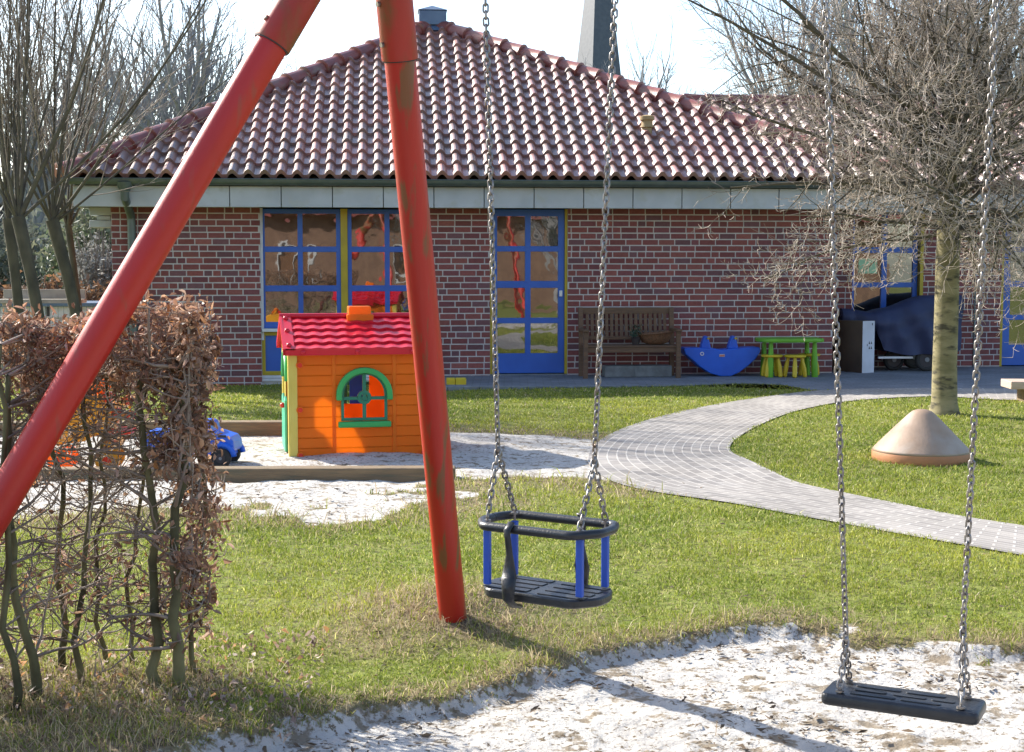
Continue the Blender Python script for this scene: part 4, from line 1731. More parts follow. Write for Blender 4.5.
# interior: blue table moulding and red shelf, as seen through the window
MB().bb(.55, .68, D_ - TH - .02, D_ - TH - .003, .34, .60).build('inner_shutter', M['pblue'], ph)
# rear window shutters in yellow
MB().bb(.34, .345 + .03, D_ - .01, D_ + .012, .34, .68).bb(.50, .53, D_ - .01, D_ + .012, .34, .68).bb(.34, .72, D_ - .01, D_ + .012, .50, .525).build('rear_window_bars', M['pteal'], ph)
# roof : two moulded slopes with scalloped tile rows
ov = .055
slope = math.atan2(.235, .55)
SLN = .55 / math.cos(slope)
for sgn in (-1, 1):
    rf = MB()
    nrw = 5
    nu = 84
    V = []
    rowsv = []
    L_ = W_ + 2 * ov
    for r in range(nrw):
        for (vv_, hb) in ((0.0, .004), (.004, .028), (.6, .018), (.98, .006)):
            rowsv.append(((r + vv_) / nrw if vv_ != .004 else (r + .03) / nrw, hb, r, vv_))
    V = []
    for (vn, hb, r, vv_) in rowsv:
        for q_ in range(nu + 1):
            u = q_ / nu * L_
            lip = .0
            if .10 < u < L_ - .10 and vv_ in (0.0, .004) and r > 0:
                fr = (u / .118 + .5 * 0) % 1
                lip = -.020 * (1 - abs(2 * fr - 1)) ** 1.0
            e = .0
            if u < .09 or u > L_ - .09:
                hb2 = .026
            else:
                hb2 = hb
                if vv_ > .004 or vv_ == .004:
                    hb2 = hb + .004 * math.sin(2 * PI * u / .118)
            V.append((u, vn * SLN + lip, hb2))
    nU = nu + 1
    F = [(a * nU + b, a * nU + b + 1, (a + 1) * nU + b + 1, (a + 1) * nU + b) for a in range(len(rowsv) - 1) for b in range(nu)]
    b0 = len(V)
    # underside
    V += [(0, 0, -.012), (L_, 0, -.012), (L_, SLN, -.012), (0, SLN, -.012)]
    F.append((b0 + 3, b0 + 2, b0 + 1, b0))
    V = np.array(V)
    # place
    cs, sn = math.cos(slope), math.sin(slope)
    yv = V[:, 1] * cs - V[:, 2] * sn
    zv = V[:, 1] * sn + V[:, 2] * cs
    ystart = -.075
    zstart = RZ - SLN * sn
    X = V[:, 0] - ov
    Yv = ystart + yv
    if sgn > 0:
        Yv = D_ - Yv
    rf.add(np.stack([X, Yv, zstart + zv], 1), F)
    # skirts
    for x0_ in (-ov, W_ + ov - .018):
        p = [(x0_, -.078, zstart - .028), (x0_ + .018, -.078, zstart - .028), (x0_ + .018, D_ / 2, RZ - .02), (x0_, D_ / 2, RZ - .02),
             (x0_, -.078, zstart + .022), (x0_ + .018, -.078, zstart + .022), (x0_ + .018, D_ / 2, RZ + .035), (x0_, D_ / 2, RZ + .035)]
        if sgn > 0:
            p = [(a, D_ - b, c) for a, b, c in p]
        rf.add(p, [(0, 1, 2, 3), (4, 5, 6, 7), (0, 1, 5, 4), (1, 2, 6, 5), (2, 3, 7, 6), (3, 0, 4, 7)])
    yy_ = -.078 if sgn < 0 else D_ + .06
    rf.bb(-ov, W_ + ov, yy_, yy_ + .018, zstart - .03, zstart + .012)
    ro2 = rf.build('roof', M['pred'], ph, recalc=True)
    if sgn < 0:
        kn = MB()
        for u in (.10, .52, .95):
            kn.ball((u, -.082, zstart - .004), .018, 10)
        for tt in (.08, .52, .90):
            kn.ball((-.008, -.075 + tt * (D_ / 2 + .07), zstart + tt * (RZ - zstart) + .028), .022, 10)
        kn.build('roof_lugs', M['pred'], ro2, smooth='all')
MB().tube([(-ov, D_ / 2, RZ + .022), (W_ + ov, D_ / 2, RZ + .022)], .022, 12).build('ridge', M['pred'], ph, smooth=True)
ch = MB().bb(.50, .68, D_ / 2 - .08, D_ / 2 + .08, RZ - .02, RZ + .10).bb(.485, .70, D_ / 2 - .095, D_ / 2 + .095, RZ - .02, RZ + .035)
ch.build('chimney', M['porange'], ph, bevel=.008)

# ================================================================== TOY TRUCK (sand pit)
t0 = G(200, 468)
tk = thing('toy_truck', 'blue plastic toy dumper truck with black wheels behind the hedge', 'toy truck', (t0.x - .085, t0.y + .06, -.01), R(-4))
b = MB()
body = [(-.03, .10), (.27, .10), (.335, .13), (.325, .20), (.30, .235), (.22, .26), (.165, .275), (.15, .335), (.12, .35), (.02, .35), (-.01, .33), (-.02, .24), (-.03, .22)]
b.plate(body, [[(.045, .25), (.10, .25), (.10, .315), (.045, .315)]], -.0, .26)
b.build('cab', M['pblue'], tk, bevel=.016, bseg=3)
b = MB()
tip = [(-.33, .16), (-.36, .25), (-.33, .27), (-.06, .27), (-.05, .24), (-.06, .16), (-.10, .13), (-.28, .13)]
b.plate(tip, [], -.01, .27)
b.build('tipper', M['pblue'], tk, bevel=.014, bseg=3)
MB().bb(-.33, .30, .03, .23, .085, .115).build('chassis', M['pblue'], tk, bevel=.008)
for wx_ in (-.22, .235):
    for wy_ in (-.022, .235):
        w = MB()
        prof = [(.02, 0), (.066, 0), (.075, .008), (.075, .042), (.066, .05), (.02, .05)]
        nn = 22
        ang = np.arange(nn) * 2 * PI / nn
        V = [(wx_ + r * math.cos(a), wy_ + z, .078 + r * math.sin(a)) for r, z in prof for a in ang]
        F = [(i_ * nn + j_, i_ * nn + (j_ + 1) % nn, (i_ + 1) * nn + (j_ + 1) % nn, (i_ + 1) * nn + j_) for i_ in range(len(prof) - 1) for j_ in range(nn)]
        wo = w.add(V, F).build('wheel', M['tyre'], tk, smooth=True, recalc=True)
        MB().tube([(wx_, wy_ - .004, .078), (wx_, wy_ + .052, .078)], .036, 16).build('hub', M['dark_steel'], wo)
        MB().tube([(wx_, wy_ - .008, .078), (wx_, wy_ - .003, .078)], .012, 12).build('axle_cap', M['rim'], wo)
        fd = MB()
        fd.tube([(wx_ + .098 * math.cos(a), wy_ + .02, .085 + .095 * math.sin(a)) for a in np.linspace(.05, PI - .05, 11)], .022, 8, flat=1)
        if wx_ > 0:
            fd.build('wheel_arch', M['pblue'], tk, smooth='all')
MB().bb(.215, .275, -.004, .0, .232, .250).build('bonnet_badge', M['dark_steel'], tk)

# ================================================================== YELLOW PLAY SET BEHIND THE HEDGE
t0 = G(92, 470)
yt = thing('ride_on_toy', 'yellow and orange plastic ride-on toy half hidden by the hedge', 'ride-on toy', (t0.x, t0.y, 0), R(6))
pxm = lambda px: (px - 92) / FPX * t0.y
pz = lambda py: P(92, py, t0.y).z
b = MB()
bodyp = [(pxm(60), pz(445)), (pxm(56), pz(415)), (pxm(66), pz(400)), (pxm(92), pz(392)), (pxm(104), pz(398)), (pxm(119), pz(405)), (pxm(121), pz(420)), (pxm(110), pz(432)), (pxm(92), pz(436)), (pxm(88), pz(440)), (pxm(70), pz(442))]
b.plate(bodyp, [], -.10, .16)
b.build('body', M['pbody'], yt, bevel=.02, bseg=3)
MB().ball((pxm(103), -.02, pz(386)), .075, 16, (1, .9, .8)).build('headlight', M['porange'], yt, smooth='all', label='round orange lamp on top')
MB().tube([(pxm(104), .0, pz(400)), (pxm(103), 0, pz(388))], .03, 10).build('lamp_neck', M['pbody'], yt, smooth=True)
for a_, b_, r_2 in ((113, 396, .038), (131, 399, .033), (120, 412, .034), (133, 416, .03)):
    k_ = MB().tube([(pxm(a_), -.14, pz(b_)), (pxm(a_), .0, pz(b_))], r_2, 16)
    k_.build('handle_knob', M['pred2'], yt, smooth=True)
MB().tube([(pxm(113), -.10, pz(396)), (pxm(131), -.06, pz(399)), (pxm(133), -.05, pz(416)), (pxm(120), -.10, pz(412))], .012, 8).build('handlebar', M['pbody'], yt, smooth=True)
MB().plate([(pxm(113), pz(428)), (pxm(134), pz(430)), (pxm(135), pz(433)), (pxm(112), pz(434))], [], -.12, .14).build('seat', M['pred2'], yt, bevel=.012)
MB().plate([(pxm(100), pz(440)), (pxm(118), pz(442)), (pxm(120), pz(452)), (pxm(104), pz(455))], [], -.08, .14).build('chassis', M['pbody'], yt, bevel=.015)
for a_, b_ in ((110, 456), (64, 459)):
    for yo in (-.14, .12):
        k_ = MB().tube([(pxm(a_), yo, .085), (pxm(a_), yo + .05, .085)], .085, 20)
        wo = k_.build('wheel', M['porange'] if a_ < 90 else M['pbody'], yt, smooth=True)
        MB().tube([(pxm(a_), yo - .006, .085), (pxm(a_), yo + .0, .085)], .03, 12).build('hub', M['pred2'], wo)

# ================================================================== CONE
c0 = G(920, 461)
cn = thing('play_cone', 'beige plastic cone with rounded tip and orange rim on the grass', 'play cone', (c0.x + .03, c0.y + .08, -.015), 0)
RC = .372
MB().lathe([(RC * .985, .0), (RC, .01), (RC, .082), (RC * .985, .09), (RC * .9, .09)], 64).build('rim', M['terracotta_rim'], cn, smooth=True)
MB().lathe([(RC * .995, .086), (RC * .96, .106), (RC * .70, .206), (RC * .43, .310), (RC * .26, .372), (RC * .19, .393), (RC * .10, .405), (.004, .409)], 64).build('cone', M['terracotta'], cn, smooth='all')

# ================================================================== THINGS ALONG THE BUILDING
def onwall(px, off, rz_extra=0.0, ly0=0.0):
    """world position on the terrace, off metres in front of the wall"""
    s, _ = S(px, 360, ly0 - off)
    l = Vector((s, ly0 - off, 0))
    return W0 + Matrix.Rotation(WA, 3, 'Z') @ l


# garden bench
bp0 = onwall(629, .42)
bn = thing('garden_bench', 'weathered brown wooden garden bench against the brick wall', 'bench', bp0, WA)
BWD = 1.24
hw = BWD / 2
for s in (-1, 1):
    MB().bb(s * hw - .03, s * hw + .03, -.26, -.20, 0, .62).build('leg', M['teak'], bn, bevel=.004)
    b = MB()
    b.plate([(0, 0), (.065, 0), (.065, .45), (.14, .93), (.08, .93), (.0, .45)], [], -.03, .03, Matrix.Translation((s * hw, .16, 0)) @ Matrix.Rotation(PI / 2, 4, 'Z'))
    b.build('leg', M['teak'], bn, bevel=.004)
    MB().bb(s * hw - .04, s * hw + .04, -.29, .24, .62, .655).build('armrest', M['teak'], bn, bevel=.01)
MB().bb(-hw - .02, hw + .02, -.235, -.205, .345, .415).bb(-hw, hw, .17, .20, .33, .40).build('seat_rail', M['teak'], bn, bevel=.004)
sl_ = MB()
for k in range(6):
    sl_.bb(-hw + .01, hw - .01, -.25 + k * .073, -.25 + k * .073 + .058, .417, .437)
sl_.build('seat', M['teak'], bn, bevel=.004)
br_ = MB()
lean = lambda z: .20 + (z - .45) * .156
br_.box((0, lean(.88), .885), (BWD, .035, .085)).box((0, lean(.52), .52), (BWD, .03, .05))
bo = br_.build('backrest', M['teak'], bn, bevel=.004)
br_ = MB()
nsl = 17
for k in range(nsl):
    x = -hw + .09 + k * (BWD - .18) / (nsl - 1)
    br_.box((x, lean(.69), .695), (.042, .014, .33), Matrix.Rotation(-.155, 3, 'X'))
br_.build('back_slats', M['teak'], bo, bevel=.002)
# basket on the bench
bk0 = onwall(655, .40)
bk = thing('wicker_basket', 'oval brown wicker basket lying on the garden bench', 'basket', (bk0.x, bk0.y, .44), WA)
b = MB()
b.lathe([(.10, 0), (.17, .025), (.215, .09), (.235, .135), (.245, .15), (.23, .152), (.20, .10), (.15, .04), (.05, .03)], 36, (0, 0, 0), 1.0, .55)
b.build('bowl', M['wicker'], bk, smooth=True)
b = MB().tube([(.245 * math.cos(a), .135 * math.sin(a), .15 + .02 * math.cos(a)) for a in np.linspace(0, 2 * PI, 33)], .013, 8)
b.build('braided_rim', M['wicker'], bk, smooth='all')
pp0 = onwall(637, .46)
pt = thing('potted_plant', 'small dark potted evergreen beside the basket on the bench', 'plant', (pp0.x - .02, pp0.y, .44), WA)
MB().lathe([(.045, 0), (.06, .09), (.066, .10), (.05, .10)], 18).build('pot', M['dark_steel'], pt, smooth=True)
b = MB()
rr_ = random.Random(3)
for k in range(160):
    a = rr_.random() * 2 * PI
    e = rr_.random() ** .6
    p = Vector((math.cos(a) * .085 * e, math.sin(a) * .07 * e, .10 + rr_.random() * .15))
    q_ = p + Vector((rr_.uniform(-.03, .03), rr_.uniform(-.03, .03), rr_.uniform(-.01, .04)))
    n_v = Vector((rr_.uniform(-1, 1), rr_.uniform(-1, 1), rr_.uniform(-1, 1))).normalized() * .011
    b.add([p, (p + q_) / 2 + n_v, q_, (p + q_) / 2 - n_v], [(0, 1, 2, 3)])
b.build('foliage', M['leafdark'], pt)
# stone blocks under the bench
for px_, w_s, lab in ((619, .42, 'grey concrete block under the left half of the bench'), (651, .52, 'wider grey concrete block under the right half of the bench')):
    q0 = onwall(px_, .34)
    o = MB().box((0, 0, .075), (w_s, .26, .15)).build('stone_block', M['stone'], bevel=.012)
    o.location = (q0.x, q0.y, 0.006)
    o.rotation_euler = (0, 0, WA)
    tag(o, lab, 'stone block', 'stone blocks under the bench')

# rocker
rk0 = onwall(719.5, .34)
rk = thing('seesaw_rocker', 'blue plastic seesaw rocker shaped like a boat standing by the wall', 'rocker toy', (rk0.x, rk0.y, 0.01), WA)
ol_ = [(-.50, .385), (-.52, .365), (-.50, .30), (-.42, .235), (-.30, .13), (-.16, .04), (-.02, .0), (.12, .0), (.24, .05), (.36, .14), (.46, .23), (.52, .32), (.525, .365), (.505, .39),
       (.36, .385), (.24, .375), (.20, .375), (.02, .355), (-.04, .355), (-.10, .375), (-.22, .375), (-.34, .385)]
b = MB().plate(ol_, [], -.15, .15)
bo = b.build('hull', M['pblue'], rk, bevel=.022, bseg=3)
for x in (-.20, .175):
    h = MB().plate([(x - .075, .36), (x + .075, .36), (x + .05, .46), (x + .025, .535), (x - .02, .54), (x - .035, .50), (x - .055, .44)], [], -.06, .06)
    ho = h.build('handle_fin', M['pblue'], rk, bevel=.018, bseg=3)
    MB().tube([(x + .02, -.12, .505), (x + .02, .12, .505)], .012, 10).build('grip', M['pyellow'], ho, smooth=True)
e_ = MB().plate([(-.275 + .026 * math.cos(a), .305 + .026 * math.sin(a)) for a in an], [[(-.275 + .016 * math.cos(a), .305 + .016 * math.sin(a)) for a in an]], -.158, -.15)
e_.build('eye', M['white_plastic'], rk)
lb_ = MB().bb(-.04, .035, -.157, -.15, .262, .298).build('label', mat('faded_label', (.55, .45, .42), rough=.5), rk, bevel=.003)
MB().bb(-.032, .028, -.159, -.157, .272, .282).build('label_stripe', M['pred2'], lb_)

# kids' table
tb0 = onwall(789, .50)
tbt = thing('play_table', 'lime green plastic play table with rounded top', 'table', (tb0.x, tb0.y, .006), WA)
ol_ = rounded([(-.44, -.275), (.44, -.275), (.44, .275), (-.44, .275)], .20, 8)
b = MB()
slab(b, ol_, .465, .515, .012)
b.build('table_top', M['plime'], tbt, smooth=True, bevel=.004)
for x in (-.30, .30):
    for yv in (-.17, .17):
        MB().tube([(x * 1.02, yv, 0), (x * 1.02, yv, .01), (x, yv, .18), (x * .99, yv, .48)], [.040, .043, .040, .026], 18).build('leg', M['plime'], tbt, smooth=True)
sp = [(772, .58, 'yellow plastic stool tucked under the left end of the green table'), (795, .66, 'yellow plastic stool in front of the green table between its legs'), (809, .40, 'yellow plastic stool set back under the right end of the green table')]
st0 = None


def make_stool():
    r = thing('play_stool', '', 'stool', (0, 0, 0), WA, 'yellow stools at the green table')
    MB().lathe([(.02, .262), (.12, .262), (.145, .27), (.15, .283), (.145, .295), (.12, .30), (.01, .300)], 32).build('seat', M['pyellow'], r, smooth='all')
    for k in range(4):
        a = PI / 4 + k * PI / 2
        p = Vector((math.cos(a), math.sin(a), 0))
        MB().tube([p * .135 + Vector((0, 0, .0)), p * .133 + Vector((0, 0, .012)), p * .118 + Vector((0, 0, .12)), p * .085 + Vector((0, 0, .27))], [.018, .030, .033, .020], 14).build('leg', M['pyellow'], r, smooth=True)
    return r


st0 = make_stool()
for k, (px_, off, lab) in enumerate(sp):
    q0 = onwall(px_, off)
    o = st0 if k == 0 else copy_tree(st0)
    o.location = (q0.x, q0.y, .006)
    o.rotation_euler = (0, 0, WA + k * .5)
    o['label'] = lab

# yellow blocks at the terrace end
for px_, w_s, lab in ((450.5, .11, 'yellow plastic block at the terrace edge beside the red pole'), (460.5, .13, 'yellow plastic block on the right, nearer the blue door')):
    q0 = G(px_, 385.5)
    o = MB().box((0, 0, .055), (w_s, .14, .125)).build('toy_block', M['pyellow'], bevel=.012, bseg=3)
    o.location = (q0.x, q0.y + .12, -.03)
    o.rotation_euler = (0, 0, WA)
    tag(o, lab, 'toy block', 'yellow blocks')

# carton
q0 = onwall(862.5, .10, 0, .40)
ct = thing('cardboard_box', 'tall cardboard box with white printed front leaning by the covered trailer', 'box', (q0.x - .16, q0.y - .05, .006), WA + R(-63))
MB().bb(-.30, .30, -.115, .115, 0, .72).build('side_panels', M['carton'], ct, bevel=.004)
q_ = MB().bb(.301, .306, -.115, .115, 0, .72)
q_.build('white_front', M['cartonw'], ct)
ik = MB()
for yy1 in (.015, .055):
    for zz1 in (.40, .33):
        ik.add([(.3075, yy1 - .015, zz1), (.3075, yy1 + .015, zz1), (.3075, yy1, zz1 + .04)], [(0, 1, 2)])
ik.bb(.3065, .3078, -.03, -.02, .37, .40).bb(.3065, .3078, .06, .075, .66, .69)
ik.build('printed_marks', M['ink'], ct)

# covered trailer
q0 = onwall(905, .55, 0, RD)
tr = thing('covered_trailer', 'handcart hidden under a draped navy tarpaulin in front of the recessed window', 'trailer', (q0.x, q0.y, .006), WA)
kpx = FPX / q0.y
X_ = lambda px: (px - 905) / kpx
Z_ = lambda py: P(905, py, q0.y).z
topl = [(838, 309), (852, 309), (866, 312), (884, 308), (902, 301), (922, 296), (942, 294), (960, 296)]
botl = [(838, 322), (852, 324), (868, 330), (876, 350), (902, 354), (926, 354), (948, 352), (955, 350)]
nu, nv = 90, 26
V = []
ux = np.linspace(0, 1, nu)
tx = np.interp(ux * 7, range(8), [X_(p[0]) for p in topl])
tz = np.interp(ux * 7, range(8), [Z_(p[1]) for p in topl])
bx = np.interp(ux * 7, range(8), [X_(p[0]) for p in botl])
bz = np.interp(ux * 7, range(8), [Z_(p[1]) for p in botl])
dep = np.interp(ux, [0, .12, .3, .8, 1], [.07, .12, .30, .36, .22])
for side in (0,):
    for a in range(nu):
        for b_ in range(nv * 2 + 1):
            t = b_ / (nv * 2)          # 0 front bottom .. .5 top .. 1 rear bottom
            ang = (t - .5) * PI
            prof_z = math.cos(ang) ** .55
            prof_y = math.sin(ang)
            prof_y = math.copysign(abs(prof_y) ** .6, prof_y)
            x = bx[a] * (1 - prof_z) + tx[a] * prof_z
            z = bz[a] * (1 - prof_z) + tz[a] * prof_z
            yv = dep[a] * prof_y
            fold = .034 * math.sin(9 * z + 14 * x * .55 + 2.2 * math.sin(5 * x)) + .012 * math.sin(26 * z - 7 * x) + .008 * math.sin(30 * x + 3 * z)
            yv += (fold * (1 if yv > 0 else -1)) * (1 - prof_z ** 3)
            V.append((x, yv, z + .01 * math.sin(11 * x)))
m_ = nv * 2 + 1
F = [(a * m_ + b_, a * m_ + b_ + 1, (a + 1) * m_ + b_ + 1, (a + 1) * m_ + b_) for a in range(nu - 1) for b_ in range(m_ - 1)]
F += [tuple(range(m_)), tuple((nu - 1) * m_ + k for k in range(m_))]
MB().add(V, F).build('tarpaulin', M['navy'], tr, smooth='all', recalc=True)
MB().tube([(X_(960), 0, Z_(297)), (X_(962), -.02, Z_(312)), (X_(957), -.02, Z_(330))], [.10, .05, .02], 12, flat=.4).build('tarpaulin_corner', M['black'], tr, smooth='all')
MB().bb(X_(870), X_(905), -.30, -.27, Z_(357.5), Z_(355.5)).build('frame_rail', M['white_plastic'], tr)
for px_, yv, r1 in ((892, -.05, .15), (920, -.26, .165), (921, .26, .165)):
    w = MB()
    w.tube([(X_(px_) + r1 * .82 * math.cos(a), yv, r1 + r1 * .82 * math.sin(a)) for a in np.linspace(0, 2 * PI, 29)], r1 * .2, 10)
    wo = w.build('wheel', M['tyre'], tr, smooth='all')
    MB().tube([(X_(px_), yv - .02, r1), (X_(px_), yv + .02, r1)], r1 * .66, 20).build('rim', M['dark_steel'], wo)
    MB().tube([(X_(px_), yv - .03, r1), (X_(px_), yv + .03, r1)], r1 * .2, 14).build('hub', M['rim'], wo)

# low bench at the right edge
q0 = G(1012, 403)
lb2 = thing('slab_bench', 'low bench with a thick pale pinkish wooden seat cut by the right edge', 'bench', (q0.x, q0.y, 0), R(-4))
MB().bb(-.02, 1.5, -.02, .40, .15, .235).build('seat', M['benchtop'], lb2, bevel=.008)
for x in (.14, 1.28):
    MB().bb(x, x + .09, .05, .33, -.02, .15).build('leg', M['timber'], lb2, bevel=.006)

# ================================================================== VEGETATION
def jit(r, s):
    return Vector((r.gauss(0, s), r.gauss(0, s), r.gauss(0, s)))


def branch(mb_of, p, d, L, r0, depth, P_, r, rmin=.0016):
    """recursive branch. P_[depth] : nseg, wobble, trop(z), nchild, angle, ratio, rratio, tmin ; mb_of(depth) -> (mesh builder, sides)"""
    nseg, wob, trop, nch, ang, rat, rrat, tmin, tip = P_[depth]
    pts = [p.copy()]
    rad = [r0]
    dd = d.normalized()
    dirs = [dd.copy()]
    step = L / nseg
    for k in range(nseg):
        dd = (dd + jit(r, wob) + Vector((0, 0, trop))).normalized()
        p = p + dd * step
        pts.append(p.copy())
        dirs.append(dd.copy())
        rad.append(r0 * (1 - (1 - tip) * (k + 1) / nseg))
    mb, sides = mb_of(depth)
    mb.tube(pts, rad, sides, cap=False)
    if depth + 1 < len(P_):
        n = nch if isinstance(nch, int) else r.randint(*nch)
        ga = r.random() * 2 * PI
        for k in range(n):
            t = tmin + (1 - tmin) * (k + r.random()) / n
            t = min(t, .995)
            i0 = int(t * nseg)
            f = t * nseg - i0
            i1 = min(i0 + 1, nseg)
            q = pts[i0].lerp(pts[i1], f)
            bd = dirs[i1]
            o = bd.orthogonal().normalized()
            ga += 2.4
            o = Matrix.Rotation(ga, 3, bd) @ o
            a = ang * r.uniform(.7, 1.3)
            cd = bd * math.cos(a) + o * math.sin(a)
            cl = L * rat * r.uniform(.6, 1.2) * (1 - .45 * t)
            branch(mb_of, q, cd, cl, max(rad[i0] * rrat, rmin), depth + 1, P_, r, rmin)


# ---- big tree on the right
r = random.Random(21)
tp = G(944, 414)
tree = thing('branchy_tree', 'bare tree with pale mossy trunk and dense drooping twigs on the grass island', 'tree', (tp.x, tp.y, 0), 0)
th = 2.05
tm = MB()
tm.tube([(0, 0, -.05), (0, 0, .03), (.0, 0, .12), (-.005, 0, .5), (.0, 0, 1.0), (.0, 0, 1.5), (.005, 0, th), (.02, 0, 2.3), (-.03, .02, 2.7), (.04, .03, 3.3)],
        [.19, .15, .128, .120, .118, .117, .112, .060, .034, .02], 24)
tm.build('trunk', M['bark_light'], tree, smooth=True)
limb, tw = MB(), MB()
mbo = lambda d: (limb, 7) if d == 0 else ((limb, 5) if d == 1 else (tw, 3))
PR = [(10, .10, .006, (8, 11), .8, .56, .5, .12, .25),
      (8, .14, -.012, (8, 10), .85, .58, .55, .10, .3),
      (6, .17, -.022, (3, 5), .85, .62, .7, .12, .5),
      (5, .16, .11, (0, 0), .7, .5, .8, .2, .6)]
nl = 54
for k in range(nl):
    t = k / nl
    z = 1.80 + 1.0 * t ** 1.1
    a = k * 2.399 + .4
    el = R(0 + 76 * t ** .95 + r.uniform(-12, 12))
    dd = Vector((math.cos(a) * math.cos(el), math.sin(a) * math.cos(el), math.sin(el)))
    branch(mbo, Vector((0, 0, z)) + dd * .04, dd, (1.75 + .8 * min(1, t * 1.8)) * r.uniform(.7, 1.15), .026 * r.uniform(.7, 1.15), 0, PR, r, .0031)
PR2 = [(12, .07, .0, (7, 8), .7, .42, .5, .25, .22)] + PR[1:]
PR2[1] = (8, .14, .0, (5, 6), .85, .5, .55, .10, .3)
PR2[2] = (6, .17, .02, (2, 3), .85, .62, .7, .12, .5)
for (z, az, el, L_l) in ((2.75, 180, 24, 3.3), (2.9, 190, 22, 3.4), (2.6, 174, 20, 2.9), (2.5, 183, 12, 2.4), (2.3, 186, 7, 2.2)):
    dd = Vector((math.cos(R(az)) * math.cos(R(el)), math.sin(R(az)) * math.cos(R(el)), math.sin(R(el))))
    branch(mbo, Vector((0, 0, z)), dd, L_l, .034, 0, PR2, r, .0031)
limb.build('limbs', M['limb'], tree, smooth='all')
tw.build('twigs', M['twig'], tree, smooth='all')

# second tree outside the frame to the right, its boughs reach in over the top
# ---- left trees: several stems fanning out
r = random.Random(5)


def fan_tree(px, Yd, stems, label, name='fan_tree', hmul=1.0, twmat='shoot', seed=1, barkm='darkbark', npx=None, grp='bare trees left of the building', lean=0.0, rt=.095, th_=2.15):
    r = random.Random(seed)
    x = (px - 512) / FPX * Yd
    t = thing(name, label, 'tree', (x, Yd, -.1), 0, grp)
    tk_ = MB()
    pts = [Vector((0, 0, -.2)), Vector((lean * .3, 0, .7)), Vector((lean * .62, 0, 1.45)), Vector((lean, 0, th_))]
    tk_.tube(pts, [rt * 1.2, rt, rt * .95, rt * 1.12], 12)
    tk_.build('trunk', M[barkm], t, smooth=True)
    A, B = MB(), MB()
    mbo = lambda d: (A, 6) if d == 0 else (B, 3)
    PP = [(10, .035, .035, (12, 16), .45, .42, .42, .12, .22),
          (6, .07, .05, (4, 6), .5, .5, .6, .15, .4),
          (4, .1, .05, (0, 0), .5, .5, .8, .2, .5)]
    for (az, el, L, rr0) in stems:
        dd = Vector((math.cos(R(az)) * math.cos(R(el)), math.sin(R(az)) * math.cos(R(el)), math.sin(R(el))))
        branch(mbo, pts[-1] - Vector((0, 0, .05)), dd, L * hmul, rr0, 0, PP, r, .0028)
    A.build('limbs', M['limb'], t, smooth='all')
    B.build('twigs', M[twmat], t, smooth='all')
    return t


def stems(n, seed, el0, el1, L0, L1, rad, az0=0, azs=360):
    q = random.Random(seed)
    return [(az0 + azs * (k + q.random() * .6) / n, q.uniform(el0, el1), q.uniform(L0, L1), rad * q.uniform(.7, 1.15)) for k in range(n)]


fan_tree(26, 17.0, stems(10, 1, 70, 88, 3.6, 4.6, .020), 'leftmost bare tree, a dark upright trunk at the left edge', seed=11, lean=-.18, rt=.062)
fan_tree(52, 16.4, stems(10, 2, 60, 84, 3.6, 4.8, .021) + [(5, 46, 4.4, .022), (-8, 58, 4.8, .032)], 'bare tree with the thick greyish trunk second from the left', seed=12, lean=-.36, rt=.07)
fan_tree(92, 17.6, stems(9, 3, 60, 84, 3.2, 4.3, .020) + [(0, 52, 4.4, .024), (10, 36, 3.6, .018)], 'bare tree whose mossy trunk leans left, nearest to the building', seed=13, lean=-.46, rt=.075)
fan_tree(86, 20.0, stems(8, 4, 62, 86, 3.2, 4.6, .022), 'thin dark bare tree rising behind the leaning mossy trunk', seed=14, lean=-.22, rt=.045)

# ---- trees beyond the roof
def far_tree(px, Yd, h, seed, label, spread=1.0, dens=1.0):
    r = random.Random(seed)
    x = (px - 512) / FPX * Yd
    t = thing('distant_tree', label, 'tree', (x, Yd, -.2), 0, 'bare trees far behind the building')
    MB().tube([(0, 0, 0), (.1, 0, h * .25), (0, 0, h * .45)], [h * .022, h * .018, h * .014], 8).build('trunk', M['farbark'], t, smooth=True)
    A, B = MB(), MB()
    mbo = lambda d: (A, 5) if d == 0 else (B, 3)
    PP = [(8, .05, .05, (12, 15), .5, .42, .45, .15, .2), (5, .09, .06, (4, 6), .5, .5, .6, .15, .4), (3, .1, .04, (0, 0), .5, .5, .8, .2, .6)]
    n = int(15 * dens)
    for k in range(n):
        a = k * 2.4 + r.random()
        el = R(r.uniform(50, 85))
        dd = Vector((math.cos(a) * math.cos(el) * spread, math.sin(a) * math.cos(el) * spread, math.sin(el)))
        branch(mbo, Vector((0, 0, h * (.25 + .2 * r.random()))), dd, h * r.uniform(.42, .62), h * .010, 0, PP, r)
    A.build('limbs', M['farbark'], t)
    B.build('twigs', M['farbark'], t)


far_tree(196, 44, 11.0, 31, 'wide bare tree rising behind the left roof slope', 1.0)
far_tree(160, 50, 10.8, 32, 'bare tree between the left garden trees and the roof')
far_tree(246, 56, 10.6, 33, 'slim bare tree partly behind the red pole')
far_tree(628, 52, 9.4, 34, 'bare tree in front of the church spire', .8, .8)
far_tree(676, 60, 9.2, 35, 'small bare tree poking above the roof between spire and wing', .8, .8)
far_tree(716, 62, 8.2, 36, 'small bare tree above the wing ridge')
far_tree(800, 46, 11.5, 37, 'tall bare tree behind the wing, left of the branchy crown')
far_tree(880, 42, 12.0, 38, 'tall bare tree behind the wing, straight behind the branchy crown')
far_tree(985, 44, 12.5, 39, 'tall bare tree behind the wing at the right edge')
far_tree(40, 40, 8.5, 40, 'hazy bare tree far behind the left garden trees')
far_tree(100, 46, 9.5, 41, 'hazy bare tree left of the roof corner')

